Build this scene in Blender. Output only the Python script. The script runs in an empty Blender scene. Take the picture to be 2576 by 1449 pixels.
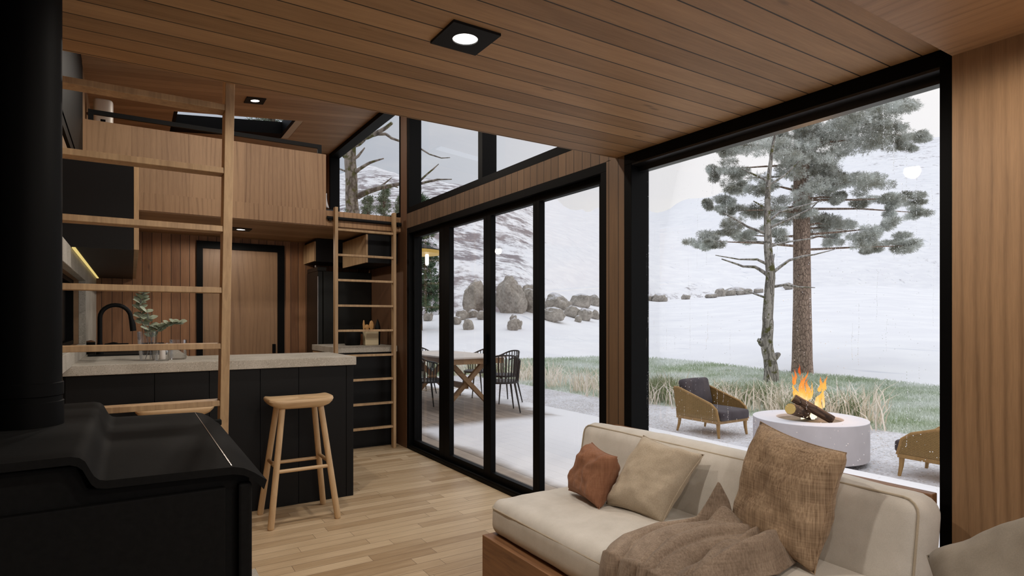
import bpy, math, random
from math import sin, cos, pi, radians, sqrt, atan, exp
from mathutils import Vector, Matrix, noise
import numpy as np
sc = bpy.context.scene
col = sc.collection
random.seed(7)

# ------------------------------------------------------------------ camera, sky, lights, exposure
EYE = 1.2657
cd = bpy.data.cameras.new('camera'); cam = bpy.data.objects.new('camera', cd); col.objects.link(cam)
cam.location = (0, 0, EYE); cam.rotation_euler = (pi/2, 0, -atan(958/1500))
cd.sensor_width = 36; cd.lens = 36*1500/2576; cd.shift_y = 81/2576; cd.clip_start = .02; cd.clip_end = 900
sc.camera = cam
sc.view_settings.view_transform = 'Standard'; sc.view_settings.look = 'None'
sc.view_settings.gamma = 1; sc.view_settings.exposure = 0.0
cy = sc.cycles
cy.use_denoising = True
cy.max_bounces = 9; cy.diffuse_bounces = 5; cy.glossy_bounces = 3; cy.transmission_bounces = 4; cy.transparent_max_bounces = 12
cy.caustics_reflective = False; cy.caustics_refractive = False; cy.sample_clamp_indirect = 6; cy.blur_glossy = 1

def lin(c):
    return tuple(((x/255)/12.92 if x/255 <= .04045 else ((x/255+.055)/1.055)**2.4) for x in c)

class G:
    """small node-graph writer"""
    def __init__(s, tree): s.t = tree; s.n = tree.nodes; s.l = tree.links
    def put(s, sock, v):
        if isinstance(v, bpy.types.NodeSocket): s.l.new(v, sock)
        elif v is not None:
            if isinstance(v, (tuple, list)) and len(v) == 3 and sock.type == 'RGBA': v = tuple(v)+(1,)
            sock.default_value = v
    def add(s, typ, props=None, **ins):
        nd = s.n.new('ShaderNode'+typ)
        for k, v in (props or {}).items(): setattr(nd, k, v)
        for k, v in ins.items():
            k = k.replace('_', ' ')
            s.put(nd.inputs[int(k[1:])] if k[0] == 'i' and k[1:].isdigit() else nd.inputs[k], v)
        return nd
    def m(s, op, a, b=None, c=None):
        nd = s.n.new('ShaderNodeMath'); nd.operation = op
        for i, v in enumerate((a, b, c)):
            if v is not None: s.put(nd.inputs[i], v)
        return nd.outputs[0]
    def mix(s, f, a, b, mode='MIX'):
        nd = s.n.new('ShaderNodeMix'); nd.data_type = 'RGBA'; nd.blend_type = mode
        s.put(nd.inputs[0], f); s.put(nd.inputs[6], a); s.put(nd.inputs[7], b)
        return nd.outputs[2]
    def sep(s, v):
        nd = s.add('SeparateXYZ', Vector=v); return nd.outputs
    def comb(s, x, y, z):
        nd = s.n.new('ShaderNodeCombineXYZ')
        for i, v in enumerate((x, y, z)): s.put(nd.inputs[i], v)
        return nd.outputs[0]
    def noise(s, vec, scale, detail=3, rough=.55, dist=0, out=0):
        nd = s.add('TexNoise', Vector=vec, Scale=scale, Detail=detail, Roughness=rough, Distortion=dist); return nd.outputs[out]
    def rng(s, v, a, b, c=0, d=1, smooth=False):
        nd = s.n.new('ShaderNodeMapRange'); nd.interpolation_type = 'SMOOTHSTEP' if smooth else 'LINEAR'
        for i, x in enumerate((v, a, b, c, d)): s.put(nd.inputs[i], x)
        return nd.outputs[0]
    def scale(s, v, x, y, z, off=None):
        nd = s.add('VectorMath', {'operation': 'MULTIPLY'}, i0=v, i1=(x, y, z)); o = nd.outputs[0]
        if off is not None: o = s.add('VectorMath', {'operation': 'ADD'}, i0=o, i1=off).outputs[0]
        return o
    def white(s, v, dim='1D'):
        nd = s.n.new('ShaderNodeTexWhiteNoise'); nd.noise_dimensions = dim
        s.put(nd.inputs['W' if dim == '1D' else 'Vector'], v); return nd.outputs[0]
    def pos(s): return s.n.new('ShaderNodeTexCoord').outputs['Object']
    def bump(s, h, strength=.3, dist=.01):
        return s.add('Bump', Strength=strength, Distance=dist, Height=h).outputs[0]

def new_mat(name):
    m = bpy.data.materials.new(name); m.use_nodes = True
    g = G(m.node_tree); b = g.n['Principled BSDF']
    g.b = b; g.out = g.n['Material Output']; g.mat = m
    return m, g
def setb(g, **k):
    for kk, v in k.items(): g.put(g.b.inputs[kk.replace('_', ' ')], v)

# overcast winter sky
w = bpy.data.worlds.new('winter_sky'); sc.world = w; w.use_nodes = True
g = G(w.node_tree); bg = g.n['Background']
dirv = g.n.new('ShaderNodeTexCoord').outputs['Generated']
d = g.sep(dirv)
side = g.rng(g.m('ADD', g.m('MULTIPLY', d[0], .87), g.m('MULTIPLY', d[1], -.50)), -.38, .42, smooth=True)
cl = g.noise(g.scale(dirv, 1, 1, 2.6), 2.6, 5, .55, .4)
clm = g.rng(cl, .38, .68, smooth=True)
low = g.mix(side, lin((162, 170, 183)), lin((227, 225, 226)))
cloud = g.mix(side, lin((188, 191, 198)), lin((236, 233, 229)))
skyc = g.mix(g.m('MULTIPLY', clm, .75), low, cloud)
up = g.rng(d[2], .45, .95, 0, 1, smooth=True)
skyc = g.mix(up, skyc, (1.12, 1.15, 1.20))
skyc = g.mix(g.rng(d[2], -.02, -.08), skyc, (.62, .63, .66))
g.put(bg.inputs[0], skyc); bg.inputs[1].default_value = 1.24

# ------------------------------------------------------------------ mesh helpers
class MB:
    def __init__(s): s.v = []; s.f = []
    def add(s, vs, fs):
        o = len(s.v); s.v += [tuple(x) for x in vs]; s.f += [tuple(i+o for i in f) for f in fs]; return s
    def box(s, x0, x1, y0, y1, z0, z1):
        return s.add([(x0,y0,z0),(x1,y0,z0),(x1,y1,z0),(x0,y1,z0),(x0,y0,z1),(x1,y0,z1),(x1,y1,z1),(x0,y1,z1)],
                     [(3,2,1,0),(4,5,6,7),(0,1,5,4),(1,2,6,5),(2,3,7,6),(3,0,4,7)])
    def prism(s, poly, axis, a, b):
        """polygon (two coordinates) extruded along axis from a to b"""
        n = len(poly)
        def p(q, t):
            r = list(q); r.insert(axis, t); return tuple(r)
        vs = [p(q, a) for q in poly]+[p(q, b) for q in poly]
        return s.add(vs, [tuple(range(n))[::-1], tuple(range(n, 2*n))]+[(i, (i+1) % n, n+(i+1) % n, n+i) for i in range(n)])
    def tube(s, pts, rad, n=8, cap=True):
        pts = [Vector(p) for p in pts]; k = len(pts)
        if not isinstance(rad, (list, tuple)): rad = [rad]*k
        o = len(s.v); up = None
        for i, p in enumerate(pts):
            t = (pts[min(i+1, k-1)]-pts[max(i-1, 0)]).normalized()
            if up is None: up = Vector((0, 0, 1)) if abs(t.z) < .9 else Vector((1, 0, 0))
            a = t.cross(up).normalized(); up = a.cross(t).normalized()
            for j in range(n):
                q = 2*pi*j/n; s.v.append(tuple(p+(a*cos(q)+up*sin(q))*rad[i]))
        for i in range(k-1):
            for j in range(n):
                s.f.append((o+i*n+j, o+i*n+(j+1) % n, o+(i+1)*n+(j+1) % n, o+(i+1)*n+j))
        if cap:
            s.f.append(tuple(o+j for j in range(n))[::-1]); s.f.append(tuple(o+(k-1)*n+j for j in range(n)))
        return s
    def lathe(s, prof, c=(0, 0, 0), n=24, sx=1, sy=1, cap=True):
        """profile of (radius, z) turned about the vertical through c"""
        o = len(s.v)
        for r, z in prof:
            for j in range(n):
                q = 2*pi*j/n; s.v.append((c[0]+r*cos(q)*sx, c[1]+r*sin(q)*sy, c[2]+z))
        for i in range(len(prof)-1):
            for j in range(n):
                s.f.append((o+i*n+j, o+i*n+(j+1) % n, o+(i+1)*n+(j+1) % n, o+(i+1)*n+j))
        if cap: s.f.append(tuple(o+j for j in range(n))[::-1]); s.f.append(tuple(o+(len(prof)-1)*n+j for j in range(n)))
        return s
    def grid(s, fn, nu, nv, wrap=False):
        o = len(s.v)
        for j in range(nv+1):
            for i in range(nu+1): s.v.append(tuple(fn(i/nu, j/nv)))
        for j in range(nv):
            for i in range(nu):
                a = o+j*(nu+1)+i; s.f.append((a, a+1, a+nu+2, a+nu+1))
        return s
    def build(s, name, m, parent=None, smooth=False, bevel=0, angle=40, seg=2):
        me = bpy.data.meshes.new(name); me.from_pydata(s.v, [], s.f); me.update()
        o = bpy.data.objects.new(name, me); col.objects.link(o)
        for x in (m if isinstance(m, (list, tuple)) else [m]): me.materials.append(x)
        if smooth:
            me.polygons.foreach_set('use_smooth', [True]*len(me.polygons))
            if angle < 180: me.set_sharp_from_angle(angle=radians(angle))
        if bevel:
            b = o.modifiers.new('bevel', 'BEVEL'); b.width = bevel; b.segments = seg; b.limit_method = 'ANGLE'; b.harden_normals = False
        if parent: o.parent = parent
        return o

def tag(o, label=None, cat=None, group=None, kind=None):
    if label: o['label'] = label
    if cat: o['category'] = cat
    if group: o['group'] = group
    if kind: o['kind'] = kind
    return o
def thing(name, label, cat, loc=(0, 0, 0), rz=0, group=None):
    o = bpy.data.objects.new(name, None); col.objects.link(o); o.empty_display_size = .1
    o.location = loc; o.rotation_euler = (0, 0, rz)
    return tag(o, label, cat, group)
def struct(name, label=None, cat=None):
    o = bpy.data.objects.new(name, None); col.objects.link(o); o.empty_display_size = .1
    return tag(o, label, cat, kind='structure')
def copy_tree(o, parent=None):
    c = o.copy(); col.objects.link(c)
    if parent: c.parent = parent
    for ch in [x for x in bpy.data.objects if x.parent == o]: copy_tree(ch, c)
    return c

def rounded(hx, hy, hz, r, n=14, bulge=(0, 0, 0), wr=0, seed=0):
    """upholstered block: box with round edges, bulging faces and soft wrinkles, centred on the origin"""
    b = MB(); H = (hx, hy, hz)
    for ax in range(3):
        u, v = [a for a in range(3) if a != ax]
        for sg in (-1, 1):
            def fn(a, c):
                def ease(t, h):       # denser near the edges
                    t = 2*t-1; return h*sin(t*pi/2)*.35+h*t*.65
                p = [0, 0, 0]; p[ax] = sg*H[ax]; p[u] = ease(a, H[u]); p[v] = ease(c, H[v])
                q = [max(-(H[k]-r), min(H[k]-r, p[k])) for k in range(3)]
                dv = Vector([p[k]-q[k] for k in range(3)])
                P = Vector(q)+(dv.normalized()*r if dv.length > 1e-9 else dv)
                for k in range(3):
                    if bulge[k]:
                        e = 1
                        for j in range(3):
                            if j != k: e *= max(0, 1-(P[j]/H[j])**2)
                        P[k] += bulge[k]*e*(P[k]/H[k])
                if wr:
                    nz = noise.noise((P.x*7+seed, P.y*7, P.z*7))+.5*noise.noise((P.x*19, P.y*19+seed, P.z*19))
                    P += (dv.normalized() if dv.length > 1e-9 else Vector((0, 0, 1)))*nz*wr
                return P
            m = max(6, int(n*min(3, H[u]/max(.12, min(H)))))
            k = max(6, int(n*min(3, H[v]/max(.12, min(H)))))
            st = len(b.f); b.grid(fn, m, k)
            flip = (sg > 0) == (ax == 1)
            if flip: b.f[st:] = [f[::-1] for f in b.f[st:]]
    return b
def weld(o, dist=1e-5):
    import bmesh
    bm = bmesh.new(); bm.from_mesh(o.data); bmesh.ops.remove_doubles(bm, verts=bm.verts, dist=dist)
    bmesh.ops.recalc_face_normals(bm, faces=bm.faces); bm.to_mesh(o.data); bm.free(); o.data.update(); return o

def pillow(BL, BR, TR, TL, T, nrm, wr=.006, seed=0, pinch=.07, n=30):
    """stuffed cover between four corners, plump by T, wrinkled"""
    BL, BR, TR, TL = map(Vector, (BL, BR, TR, TL)); N = Vector(nrm).normalized(); b = MB()
    for sg in (1, -1):
        def fn(a, c):
            u = 2*a-1; v = 2*c-1
            uu = u*(1-pinch*(1-v*v)*abs(u)**2); vv = v*(1-pinch*(1-u*u)*abs(v)**2)
            a2 = (uu+1)/2; c2 = (vv+1)/2
            P = (BL*(1-a2)+BR*a2)*(1-c2)+(TL*(1-a2)+TR*a2)*c2
            e = max(0, (1-u**4)*(1-v**4))
            t = T*e**.55
            q = noise.noise((u*2.2+seed, v*2.2, sg*1.5))*1.3+.6*noise.noise((u*5+seed, v*5, sg))
            rad = sin(6*math.atan2(v, u)+seed)*min(1, (u*u+v*v))*.35
            return P+N*sg*(t+wr*(q+rad)*min(1, e*4))
        st = len(b.f); b.grid(fn, n, n)
        if sg < 0: b.f[st:] = [f[::-1] for f in b.f[st:]]
    return b
def seam(BL, BR, TR, TL, pinch=.07, rad=.0025, n=20):
    BL, BR, TR, TL = map(Vector, (BL, BR, TR, TL)); pts = []
    for k in range(4):
        for i in range(n):
            t = 2*i/n-1
            u, v = [(t, -1), (1, t), (-t, 1), (-1, -t)][k]
            uu = u*(1-pinch*(1-v*v)*abs(u)**2); vv = v*(1-pinch*(1-u*u)*abs(v)**2)
            a2 = (uu+1)/2; c2 = (vv+1)/2
            pts.append((BL*(1-a2)+BR*a2)*(1-c2)+(TL*(1-a2)+TR*a2)*c2)
    pts.append(pts[0]); return MB().tube(pts, rad, 5)

# ------------------------------------------------------------------ materials
def wood(name, across, along, w, phase, ca, cb, groove=.004, ph_len=0, grain=1., rough=.55, gdark=.18, var=.7, knots=True, bumpy=.35):
    """boards: axis across, axis along, board width w; ph_len>0 adds butt joints"""
    m, g = new_mat(name); P = g.sep(g.pos())
    t = g.m('DIVIDE', g.m('SUBTRACT', P[across], phase), w)
    idn = g.m('FLOOR', t); fr = g.m('SUBTRACT', t, idn)
    r1 = g.white(idn)
    e = g.m('MULTIPLY', g.m('MINIMUM', fr, g.m('SUBTRACT', 1, fr)), w)
    gm = g.rng(e, groove*.35, groove, smooth=True)
    al = P[along]
    if ph_len:
        t2 = g.m('ADD', g.m('DIVIDE', al, ph_len), g.m('MULTIPLY', r1, 9.7))
        id2 = g.m('FLOOR', t2); f2 = g.m('SUBTRACT', t2, id2)
        e2 = g.m('MULTIPLY', g.m('MINIMUM', f2, g.m('SUBTRACT', 1, f2)), ph_len)
        gm = g.m('MINIMUM', gm, g.rng(e2, groove*.3, groove*.8, smooth=True))
        r1 = g.white(g.comb(idn, id2, 0), '3D')
    off = g.m('MULTIPLY', r1, 31.)
    v = g.comb(g.m('MULTIPLY', P[across], 26*grain), g.m('ADD', g.m('MULTIPLY', al, 2.0*grain), off), g.m('MULTIPLY', r1, 9))
    n1 = g.noise(v, 1.0, 6, .62, .5)
    v2 = g.comb(g.m('MULTIPLY', P[across], 110*grain), g.m('ADD', g.m('MULTIPLY', al, 5*grain), off), 0)
    n2 = g.noise(v2, 1.0, 4, .7, .2)
    big = g.noise(g.comb(g.m('MULTIPLY', P[across], 5), g.m('ADD', g.m('MULTIPLY', al, 1.3), off), 0), 1., 3, .5)
    f = g.m('ADD', g.m('MULTIPLY', g.m('SUBTRACT', n1, .5), 1.1), g.m('MULTIPLY', g.m('SUBTRACT', n2, .5), 1.05))
    f = g.m('ADD', f, g.m('MULTIPLY', g.m('SUBTRACT', big, .5), .7))
    f = g.m('ADD', f, g.m('MULTIPLY', g.m('SUBTRACT', r1, .5), var))
    f = g.rng(f, -.55, .55)
    c = g.mix(f, ca, cb)
    if knots:
        kv = g.comb(g.m('MULTIPLY', P[across], 9), g.m('ADD', g.m('MULTIPLY', al, 2.6), off), 0)
        vd = g.add('TexVoronoi', Vector=kv, Scale=1.0).outputs[0]
        c = g.mix(g.rng(vd, .03, .11, .55, 0, True), c, tuple(x*.35 for x in ca))
    c = g.mix(gm, tuple(x*gdark for x in ca), c)
    setb(g, Base_Color=c, Roughness=rough)
    h = g.m('ADD', gm, g.m('MULTIPLY', n2, .25*bumpy))
    setb(g, Normal=g.bump(h, .5, .004))
    return m
def veneer(name, across, along, ca, cb, freq=9., rough=.5, sheet=0, wamp=.35):
    """flat-sawn veneer with cathedral figure"""
    m, g = new_mat(name); P = g.sep(g.pos())
    oi = g.n.new('ShaderNodeObjectInfo').outputs['Random']
    x = P[across]; y = P[along]; off = g.m('MULTIPLY', oi, 17.)
    if sheet:
        idn = g.m('FLOOR', g.m('DIVIDE', x, sheet)); rr = g.white(idn); off = g.m('ADD', off, g.m('MULTIPLY', rr, 23))
    warp = g.noise(g.comb(g.m('ADD', g.m('MULTIPLY', x, 1.9), off), g.m('MULTIPLY', y, .38), off), 1., 2, .5)
    fine = g.noise(g.comb(g.m('MULTIPLY', x, 16), g.m('MULTIPLY', y, 1.2), off), 1., 3, .6)
    ph = g.m('ADD', g.m('MULTIPLY', g.m('ADD', x, g.m('MULTIPLY', warp, wamp)), freq), g.m('MULTIPLY', fine, .55))
    cs = g.m('ADD', g.m('MULTIPLY', g.m('COSINE', g.m('MULTIPLY', ph, 2*pi)), .5), .5)
    ring = g.m('MULTIPLY', g.m('POWER', cs, 3.5), g.rng(g.noise(g.comb(g.m('MULTIPLY', x, 9), g.m('MULTIPLY', y, .9), off), 1., 2, .5), .35, .65, .15, 1))
    por = g.noise(g.comb(g.m('MULTIPLY', x, 240), g.m('MULTIPLY', y, 9), off), 1., 3, .7)
    f = g.m('ADD', g.m('MULTIPLY', ring, .34), g.m('MULTIPLY', por, .55))
    f = g.m('ADD', f, g.m('MULTIPLY', fine, .45))
    if sheet: f = g.m('ADD', f, g.m('MULTIPLY', g.m('SUBTRACT', rr, .5), .35))
    setb(g, Base_Color=g.mix(g.rng(f, .35, 1.05), cb, ca), Roughness=rough, Normal=g.bump(por, .15, .002))
    return m
def plain(name, c, rough=.5, metal=0, spec=.5, var=0, sc_=20):
    m, g = new_mat(name)
    cc = c
    if var:
        n = g.noise(g.pos(), sc_, 4, .6)
        cc = g.mix(g.rng(n, .3, .7), tuple(x*(1-var) for x in c), tuple(min(1, x*(1+var)) for x in c))
    setb(g, Base_Color=cc, Roughness=rough, Metallic=metal); g.b.inputs['Specular IOR Level'].default_value = spec
    return m
def timber(name, ca, cb, along=2, rough=.5):
    """small solid timber parts, grain along one local axis"""
    m, g = new_mat(name); P = g.sep(g.pos()); oi = g.n.new('ShaderNodeObjectInfo').outputs['Random']
    k = [60, 60, 60]; k[along] = 4
    v = g.comb(*[g.m('ADD', g.m('MULTIPLY', P[i], k[i]), g.m('MULTIPLY', oi, 13.)) for i in range(3)])
    n1 = g.noise(v, 1., 4, .65, .6)
    k2 = [12, 12, 12]; k2[along] = 1
    n2 = g.noise(g.comb(*[g.m('ADD', g.m('MULTIPLY', P[i], k2[i]), g.m('MULTIPLY', oi, 29.)) for i in range(3)]), 1., 3, .5)
    f = g.m('ADD', g.m('MULTIPLY', n1, .6), g.m('MULTIPLY', n2, .5))
    setb(g, Base_Color=g.mix(g.rng(f, .35, .75), ca, cb), Roughness=rough, Normal=g.bump(n1, .12, .002)); return m
def fabric(name, c, c2, weave=900, patch=6, rough=.95, streak=False, amp=.35, bump_=.25):
    m, g = new_mat(name); P = g.pos(); s = g.sep(P)
    n1 = g.noise(P, patch, 4, .6)
    if streak:
        a = g.noise(g.scale(P, weave*.3, weave*.3, weave*.012), 1., 3, .6)
        b = g.noise(g.scale(P, weave*.012, weave*.012, weave*.3), 1., 3, .6)
        n2 = g.m('ADD', g.m('MULTIPLY', a, .65), g.m('MULTIPLY', b, .32))
    else: n2 = g.noise(P, weave*.22, 2, .7)
    f = g.m('ADD', g.m('MULTIPLY', n1, .45), g.m('MULTIPLY', n2, amp*2))
    setb(g, Base_Color=g.mix(g.rng(f, .225+amp-.10-.27*amp, .225+amp+.10+.27*amp), c, c2), Roughness=rough, Normal=g.bump(n2, bump_, .003))
    g.b.inputs['Specular IOR Level'].default_value = .15
    g.b.inputs['Sheen Weight'].default_value = .1
    return m
def glow(name, c, s):
    m, g = new_mat(name); setb(g, Base_Color=(0, 0, 0), Emission_Color=c, Emission_Strength=s); return m

M = {}
M['ceil'] = wood('ceiling_boards', 1, 0, .1023, .155, lin((144, 110, 74)), lin((190, 152, 110)), .0036, grain=.9, gdark=.06)
M['roof'] = wood('roof_boards', 1, 0, .1023, .155, lin((134, 104, 76)), lin((170, 138, 106)), .002, knots=False, gdark=.5)
M['wallY'] = wood('wall_boards_side', 1, 2, .0795, .03, lin((88, 66, 46)), lin((114, 88, 64)), .0035, grain=1.1, gdark=.12)
M['wallX'] = wood('wall_boards_end', 0, 2, .0842, .009, lin((112, 74, 46)), lin((154, 110, 74)), .0035, grain=1.1, gdark=.1)
M['floor'] = wood('oak_floor', 1, 0, .0815, .02, lin((170, 142, 108)), lin((216, 192, 158)), .0016, ph_len=.72, grain=.8, rough=.42, gdark=.35, var=1.0, knots=False, bumpy=.15)
M['deck'] = None
M['veneerX'] = veneer('oak_veneer_end', 0, 2, lin((122, 86, 54)), lin((180, 142, 104)), 26, sheet=.42, wamp=.22)
M['veneerY'] = veneer('walnut_veneer_side', 1, 2, lin((98, 72, 48)), lin((158, 124, 90)), 26, wamp=.14)
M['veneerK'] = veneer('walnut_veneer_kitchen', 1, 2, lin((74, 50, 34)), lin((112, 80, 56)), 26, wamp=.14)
M['veneerS'] = veneer('veneer_soffit', 0, 1, lin((128, 96, 66)), lin((188, 150, 112)), 22, wamp=.16)
M['door'] = veneer('door_veneer', 0, 2, lin((104, 76, 52)), lin((150, 116, 84)), 20, wamp=.3)
M['oakX'] = timber('light_oak_rung', lin((146, 116, 84)), lin((196, 164, 124)), 0)
M['oakZ'] = timber('light_oak_upright', lin((146, 116, 84)), lin((196, 164, 124)), 2)
M['stoolZ'] = timber('stool_oak_leg', lin((180, 148, 110)), lin((218, 188, 148)), 2, .45)
M['stoolX'] = timber('stool_oak_seat', lin((180, 148, 110)), lin((218, 188, 148)), 0, .45)
M['stoolY'] = timber('stool_oak_rail', lin((180, 148, 110)), lin((218, 188, 148)), 1, .45)
M['walnutY'] = timber('sofa_walnut', lin((96, 62, 38)), lin((150, 108, 72)), 1)
M['black'] = plain('black_frame', (.0032, .0032, .0034), .5, spec=.07)
M['blackm'] = plain('matt_black', (.0055, .0055, .0058), .6, spec=.2, var=.1)
M['stove'] = plain('stove_cast_iron', (.0105, .0105, .0105), .7, spec=.04, var=.12, sc_=90)
M['pipe'] = plain('stove_pipe_black', (.004, .004, .0041), .6, spec=.05)
M['cab'] = plain('black_cabinet_lacquer', (.0062, .0062, .0068), .5, spec=.2)
M['fridge'] = plain('dark_steel', (.02, .02, .018), .35, .6)
M['steel'] = plain('brushed_steel', (.45, .42, .4), .3, 1)
M['sill'] = plain('pale_trim', lin((178, 160, 138)), .5)
M['white'] = plain('white_plastic', lin((226, 219, 210)), .4)
M['candle'] = plain('candle_wax', lin((236, 226, 218)), .5)
M['linen'] = fabric('white_linen', lin((206, 204, 204)), lin((228, 226, 226)), 400)
M['greyblk'] = fabric('grey_bed_cover', lin((60, 62, 66)), lin((84, 86, 90)), 400)
M['leaf'] = plain('eucalyptus_leaf', lin((160, 170, 150)), .6, var=.18, sc_=30)
M['stem'] = plain('eucalyptus_stem', lin((120, 122, 128)), .5)
M['fern'] = plain('fern_green', lin((46, 110, 36)), .5, var=.3)
M['cane'] = plain('utensil_wood', lin((206, 160, 104)), .5, var=.15)
M['crock'] = plain('cream_ceramic', lin((214, 200, 168)), .5)
M['terracotta'] = plain('terracotta', lin((150, 96, 62)), .7)
M['sofa'] = fabric('cream_sofa_linen', lin((194, 189, 180)), lin((217, 212, 204)), 1500, 9, amp=.12, bump_=.15)
M['piping'] = fabric('sofa_piping', lin((172, 160, 140)), lin((196, 184, 164)), 900, amp=.1)
M['beige'] = fabric('beige_cushion', lin((164, 150, 130)), lin((196, 182, 162)), 900, 7, amp=.2)
M['rust'] = fabric('rust_cushion', lin((122, 82, 60)), lin((160, 116, 90)), 500, 8, streak=True, amp=.3)
M['burlap'] = fabric('burlap_weave', lin((104, 82, 62)), lin((206, 180, 150)), 620, 5, streak=True, amp=.42, bump_=.3)
M['throw'] = fabric('brown_throw', lin((108, 92, 78)), lin((174, 156, 138)), 620, 6, streak=True, amp=.35, bump_=.4)
M['greyp'] = fabric('grey_cushion', lin((122, 114, 102)), lin((152, 144, 132)), 1400, 5, amp=.08, bump_=.1)
M['outc'] = fabric('charcoal_cushion', lin((68, 62, 66)), lin((92, 86, 90)), 900, amp=.1)
M['tan'] = timber('tan_rattan_frame', lin((146, 112, 64)), lin((178, 142, 88)), 2)
M['table'] = timber('outdoor_table_wood', lin((128, 96, 66)), lin((170, 136, 100)), 1)
M['tlight'] = plain('frosted_table_top', lin((206, 196, 188)), .6, var=.08)
M['chairb'] = plain('black_chair_paint', (.016, .015, .016), .45)
M['disc'] = glow('downlight_glow', (1, .95, .88), 5)
M['led'] = glow('led_strip_glow', lin((255, 226, 140)), .75)
M['bulb'] = glow('lantern_glow', (1, .95, .82), 3.)
M['mica'] = glow('lamp_shade_lining', lin((235, 190, 90)), .55)

def concrete():
    m, g = new_mat('concrete'); P = g.pos()
    n = g.noise(P, 5, 5, .6); n2 = g.noise(P, 95, 3, .7); n3 = g.noise(P, 210, 2, .6)
    c = g.mix(g.rng(n, .35, .65), lin((166, 160, 148)), lin((192, 186, 176)))
    c = g.mix(g.rng(n2, .54, .68), c, lin((206, 201, 192)))
    c = g.mix(g.rng(n3, .60, .68), c, lin((116, 110, 100)))
    setb(g, Base_Color=c, Roughness=.75, Normal=g.bump(n3, .2, .003)); return m
M['conc'] = concrete()
def rattan():
    m, g = new_mat('woven_rattan'); s = g.sep(g.pos())
    a = g.m('SINE', g.m('MULTIPLY', g.m('ADD', s[0], s[1]), 2*pi/.022)); b = g.m('SINE', g.m('MULTIPLY', s[2], 2*pi/.016))
    f = g.m('MULTIPLY', a, b); f2 = g.m('ABSOLUTE', f)
    n = g.noise(g.pos(), 60, 3, .6)
    c = g.mix(g.rng(f2, .0, .55), lin((70, 52, 26)), g.mix(n, lin((150, 118, 62)), lin((188, 152, 92))))
    setb(g, Base_Color=c, Roughness=.6, Normal=g.bump(f, .5, .004)); return m
M['rattan'] = rattan()
def glass(name, tint=(1, 1, 1), refl=1.):
    m, g = new_mat(name)
    tr = g.add('BsdfTransparent', Color=tint); gl = g.add('BsdfGlossy', Color=(1, 1, 1), Roughness=.0)
    fz = g.add('Fresnel', IOR=1.45)
    ms = g.add('MixShader', i0=g.m('MULTIPLY', fz.outputs[0], refl), i1=tr.outputs[0], i2=gl.outputs[0])
    g.l.new(ms.outputs[0], g.out.inputs[0]); return m
M['glass'] = glass('window_glass', (.995, .997, .997), .15)
M['jar'] = glass('jar_glass', (.985, .99, .995), .55)
M['bead'] = plain('satin_black_reveal', (.012, .012, .013), .28, spec=.6)
M['dglass'] = plain('dark_glass', (.003, .003, .004), .35, spec=.1)
def water():
    m, g = new_mat('rain_water')
    setb(g, Base_Color=(1, 1, 1), Roughness=.02, IOR=1.33, Transmission_Weight=1.0); return m
M['drop'] = water()
def bark(name, c1, c2, moss=0., sx=9, sz=2.6, snow=.0):
    m, g = new_mat(name); P = g.pos()
    dn = g.add('TexNoise', Vector=P, Scale=7., Detail=3.).outputs['Color']
    pv = g.add('VectorMath', {'operation': 'MULTIPLY_ADD'}, i0=dn, i1=(.8, .8, .8), i2=g.scale(P, sx, sx, sz)).outputs[0]
    v = g.add('TexVoronoi', {'feature': 'DISTANCE_TO_EDGE'}, Vector=pv, Scale=1.0).outputs[0]
    n = g.noise(P, 6, 5, .65); n2 = g.noise(g.scale(P, 14, 14, 2), 1., 4, .65)
    c = g.mix(g.rng(g.m('ADD', n2, g.m('MULTIPLY', n, .3)), .4, .9), c1, c2)
    c = g.mix(g.rng(v, .0, .12), tuple(x*.5 for x in c1), c)
    if moss: c = g.mix(g.rng(n, .62-moss*.2, .70-moss*.2), c, lin((86, 84, 44)))
    if snow:
        nz = g.sep(g.n.new('ShaderNodeNewGeometry').outputs['Normal'])[2]
        c = g.mix(g.m('MULTIPLY', g.rng(nz, .3, .8), snow), c, lin((224, 224, 230)))
    setb(g, Base_Color=c, Roughness=.9, Normal=g.bump(v, .6, .03)); return m
M['pinebark'] = bark('pine_bark', lin((124, 102, 90)), lin((190, 166, 148)), 0, 20, 8)
M['snagbark'] = bark('mossy_bark', lin((122, 114, 106)), lin((186, 179, 170)), .42, 8, 1.0, .5)
M['barebark'] = bark('bare_tree_bark', lin((108, 96, 84)), lin((172, 160, 148)), .55, 5, .8, .35)
M['firbark'] = bark('fir_bark', lin((84, 70, 60)), lin((120, 104, 92)), 0, 12, 3)
def needles(name, dark, lite, frost, famt=.6):
    m, g = new_mat(name); P = g.pos()
    n = g.noise(P, 1.7, 3, .6); n2 = g.noise(P, 24, 2, .6); n3 = g.noise(P, 6, 2, .6)
    c = g.mix(g.rng(n2, .3, .7), dark, lite)
    c = g.mix(g.m('MULTIPLY', g.rng(g.m('ADD', g.m('MULTIPLY', n, .6), g.m('MULTIPLY', n3, .4)), .40, .60), famt), c, frost)
    setb(g, Base_Color=c, Roughness=.8); g.b.inputs['Specular IOR Level'].default_value = .2
    return m
M['pine'] = needles('frosted_pine_needles', lin((122, 118, 104)), lin((178, 178, 164)), lin((240, 243, 240)), .95)
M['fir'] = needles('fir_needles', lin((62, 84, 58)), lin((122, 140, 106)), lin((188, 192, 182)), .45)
M['firdark'] = needles('dark_fir_needles', lin((40, 62, 42)), lin((86, 112, 74)), lin((150, 160, 144)), .3)
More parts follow.
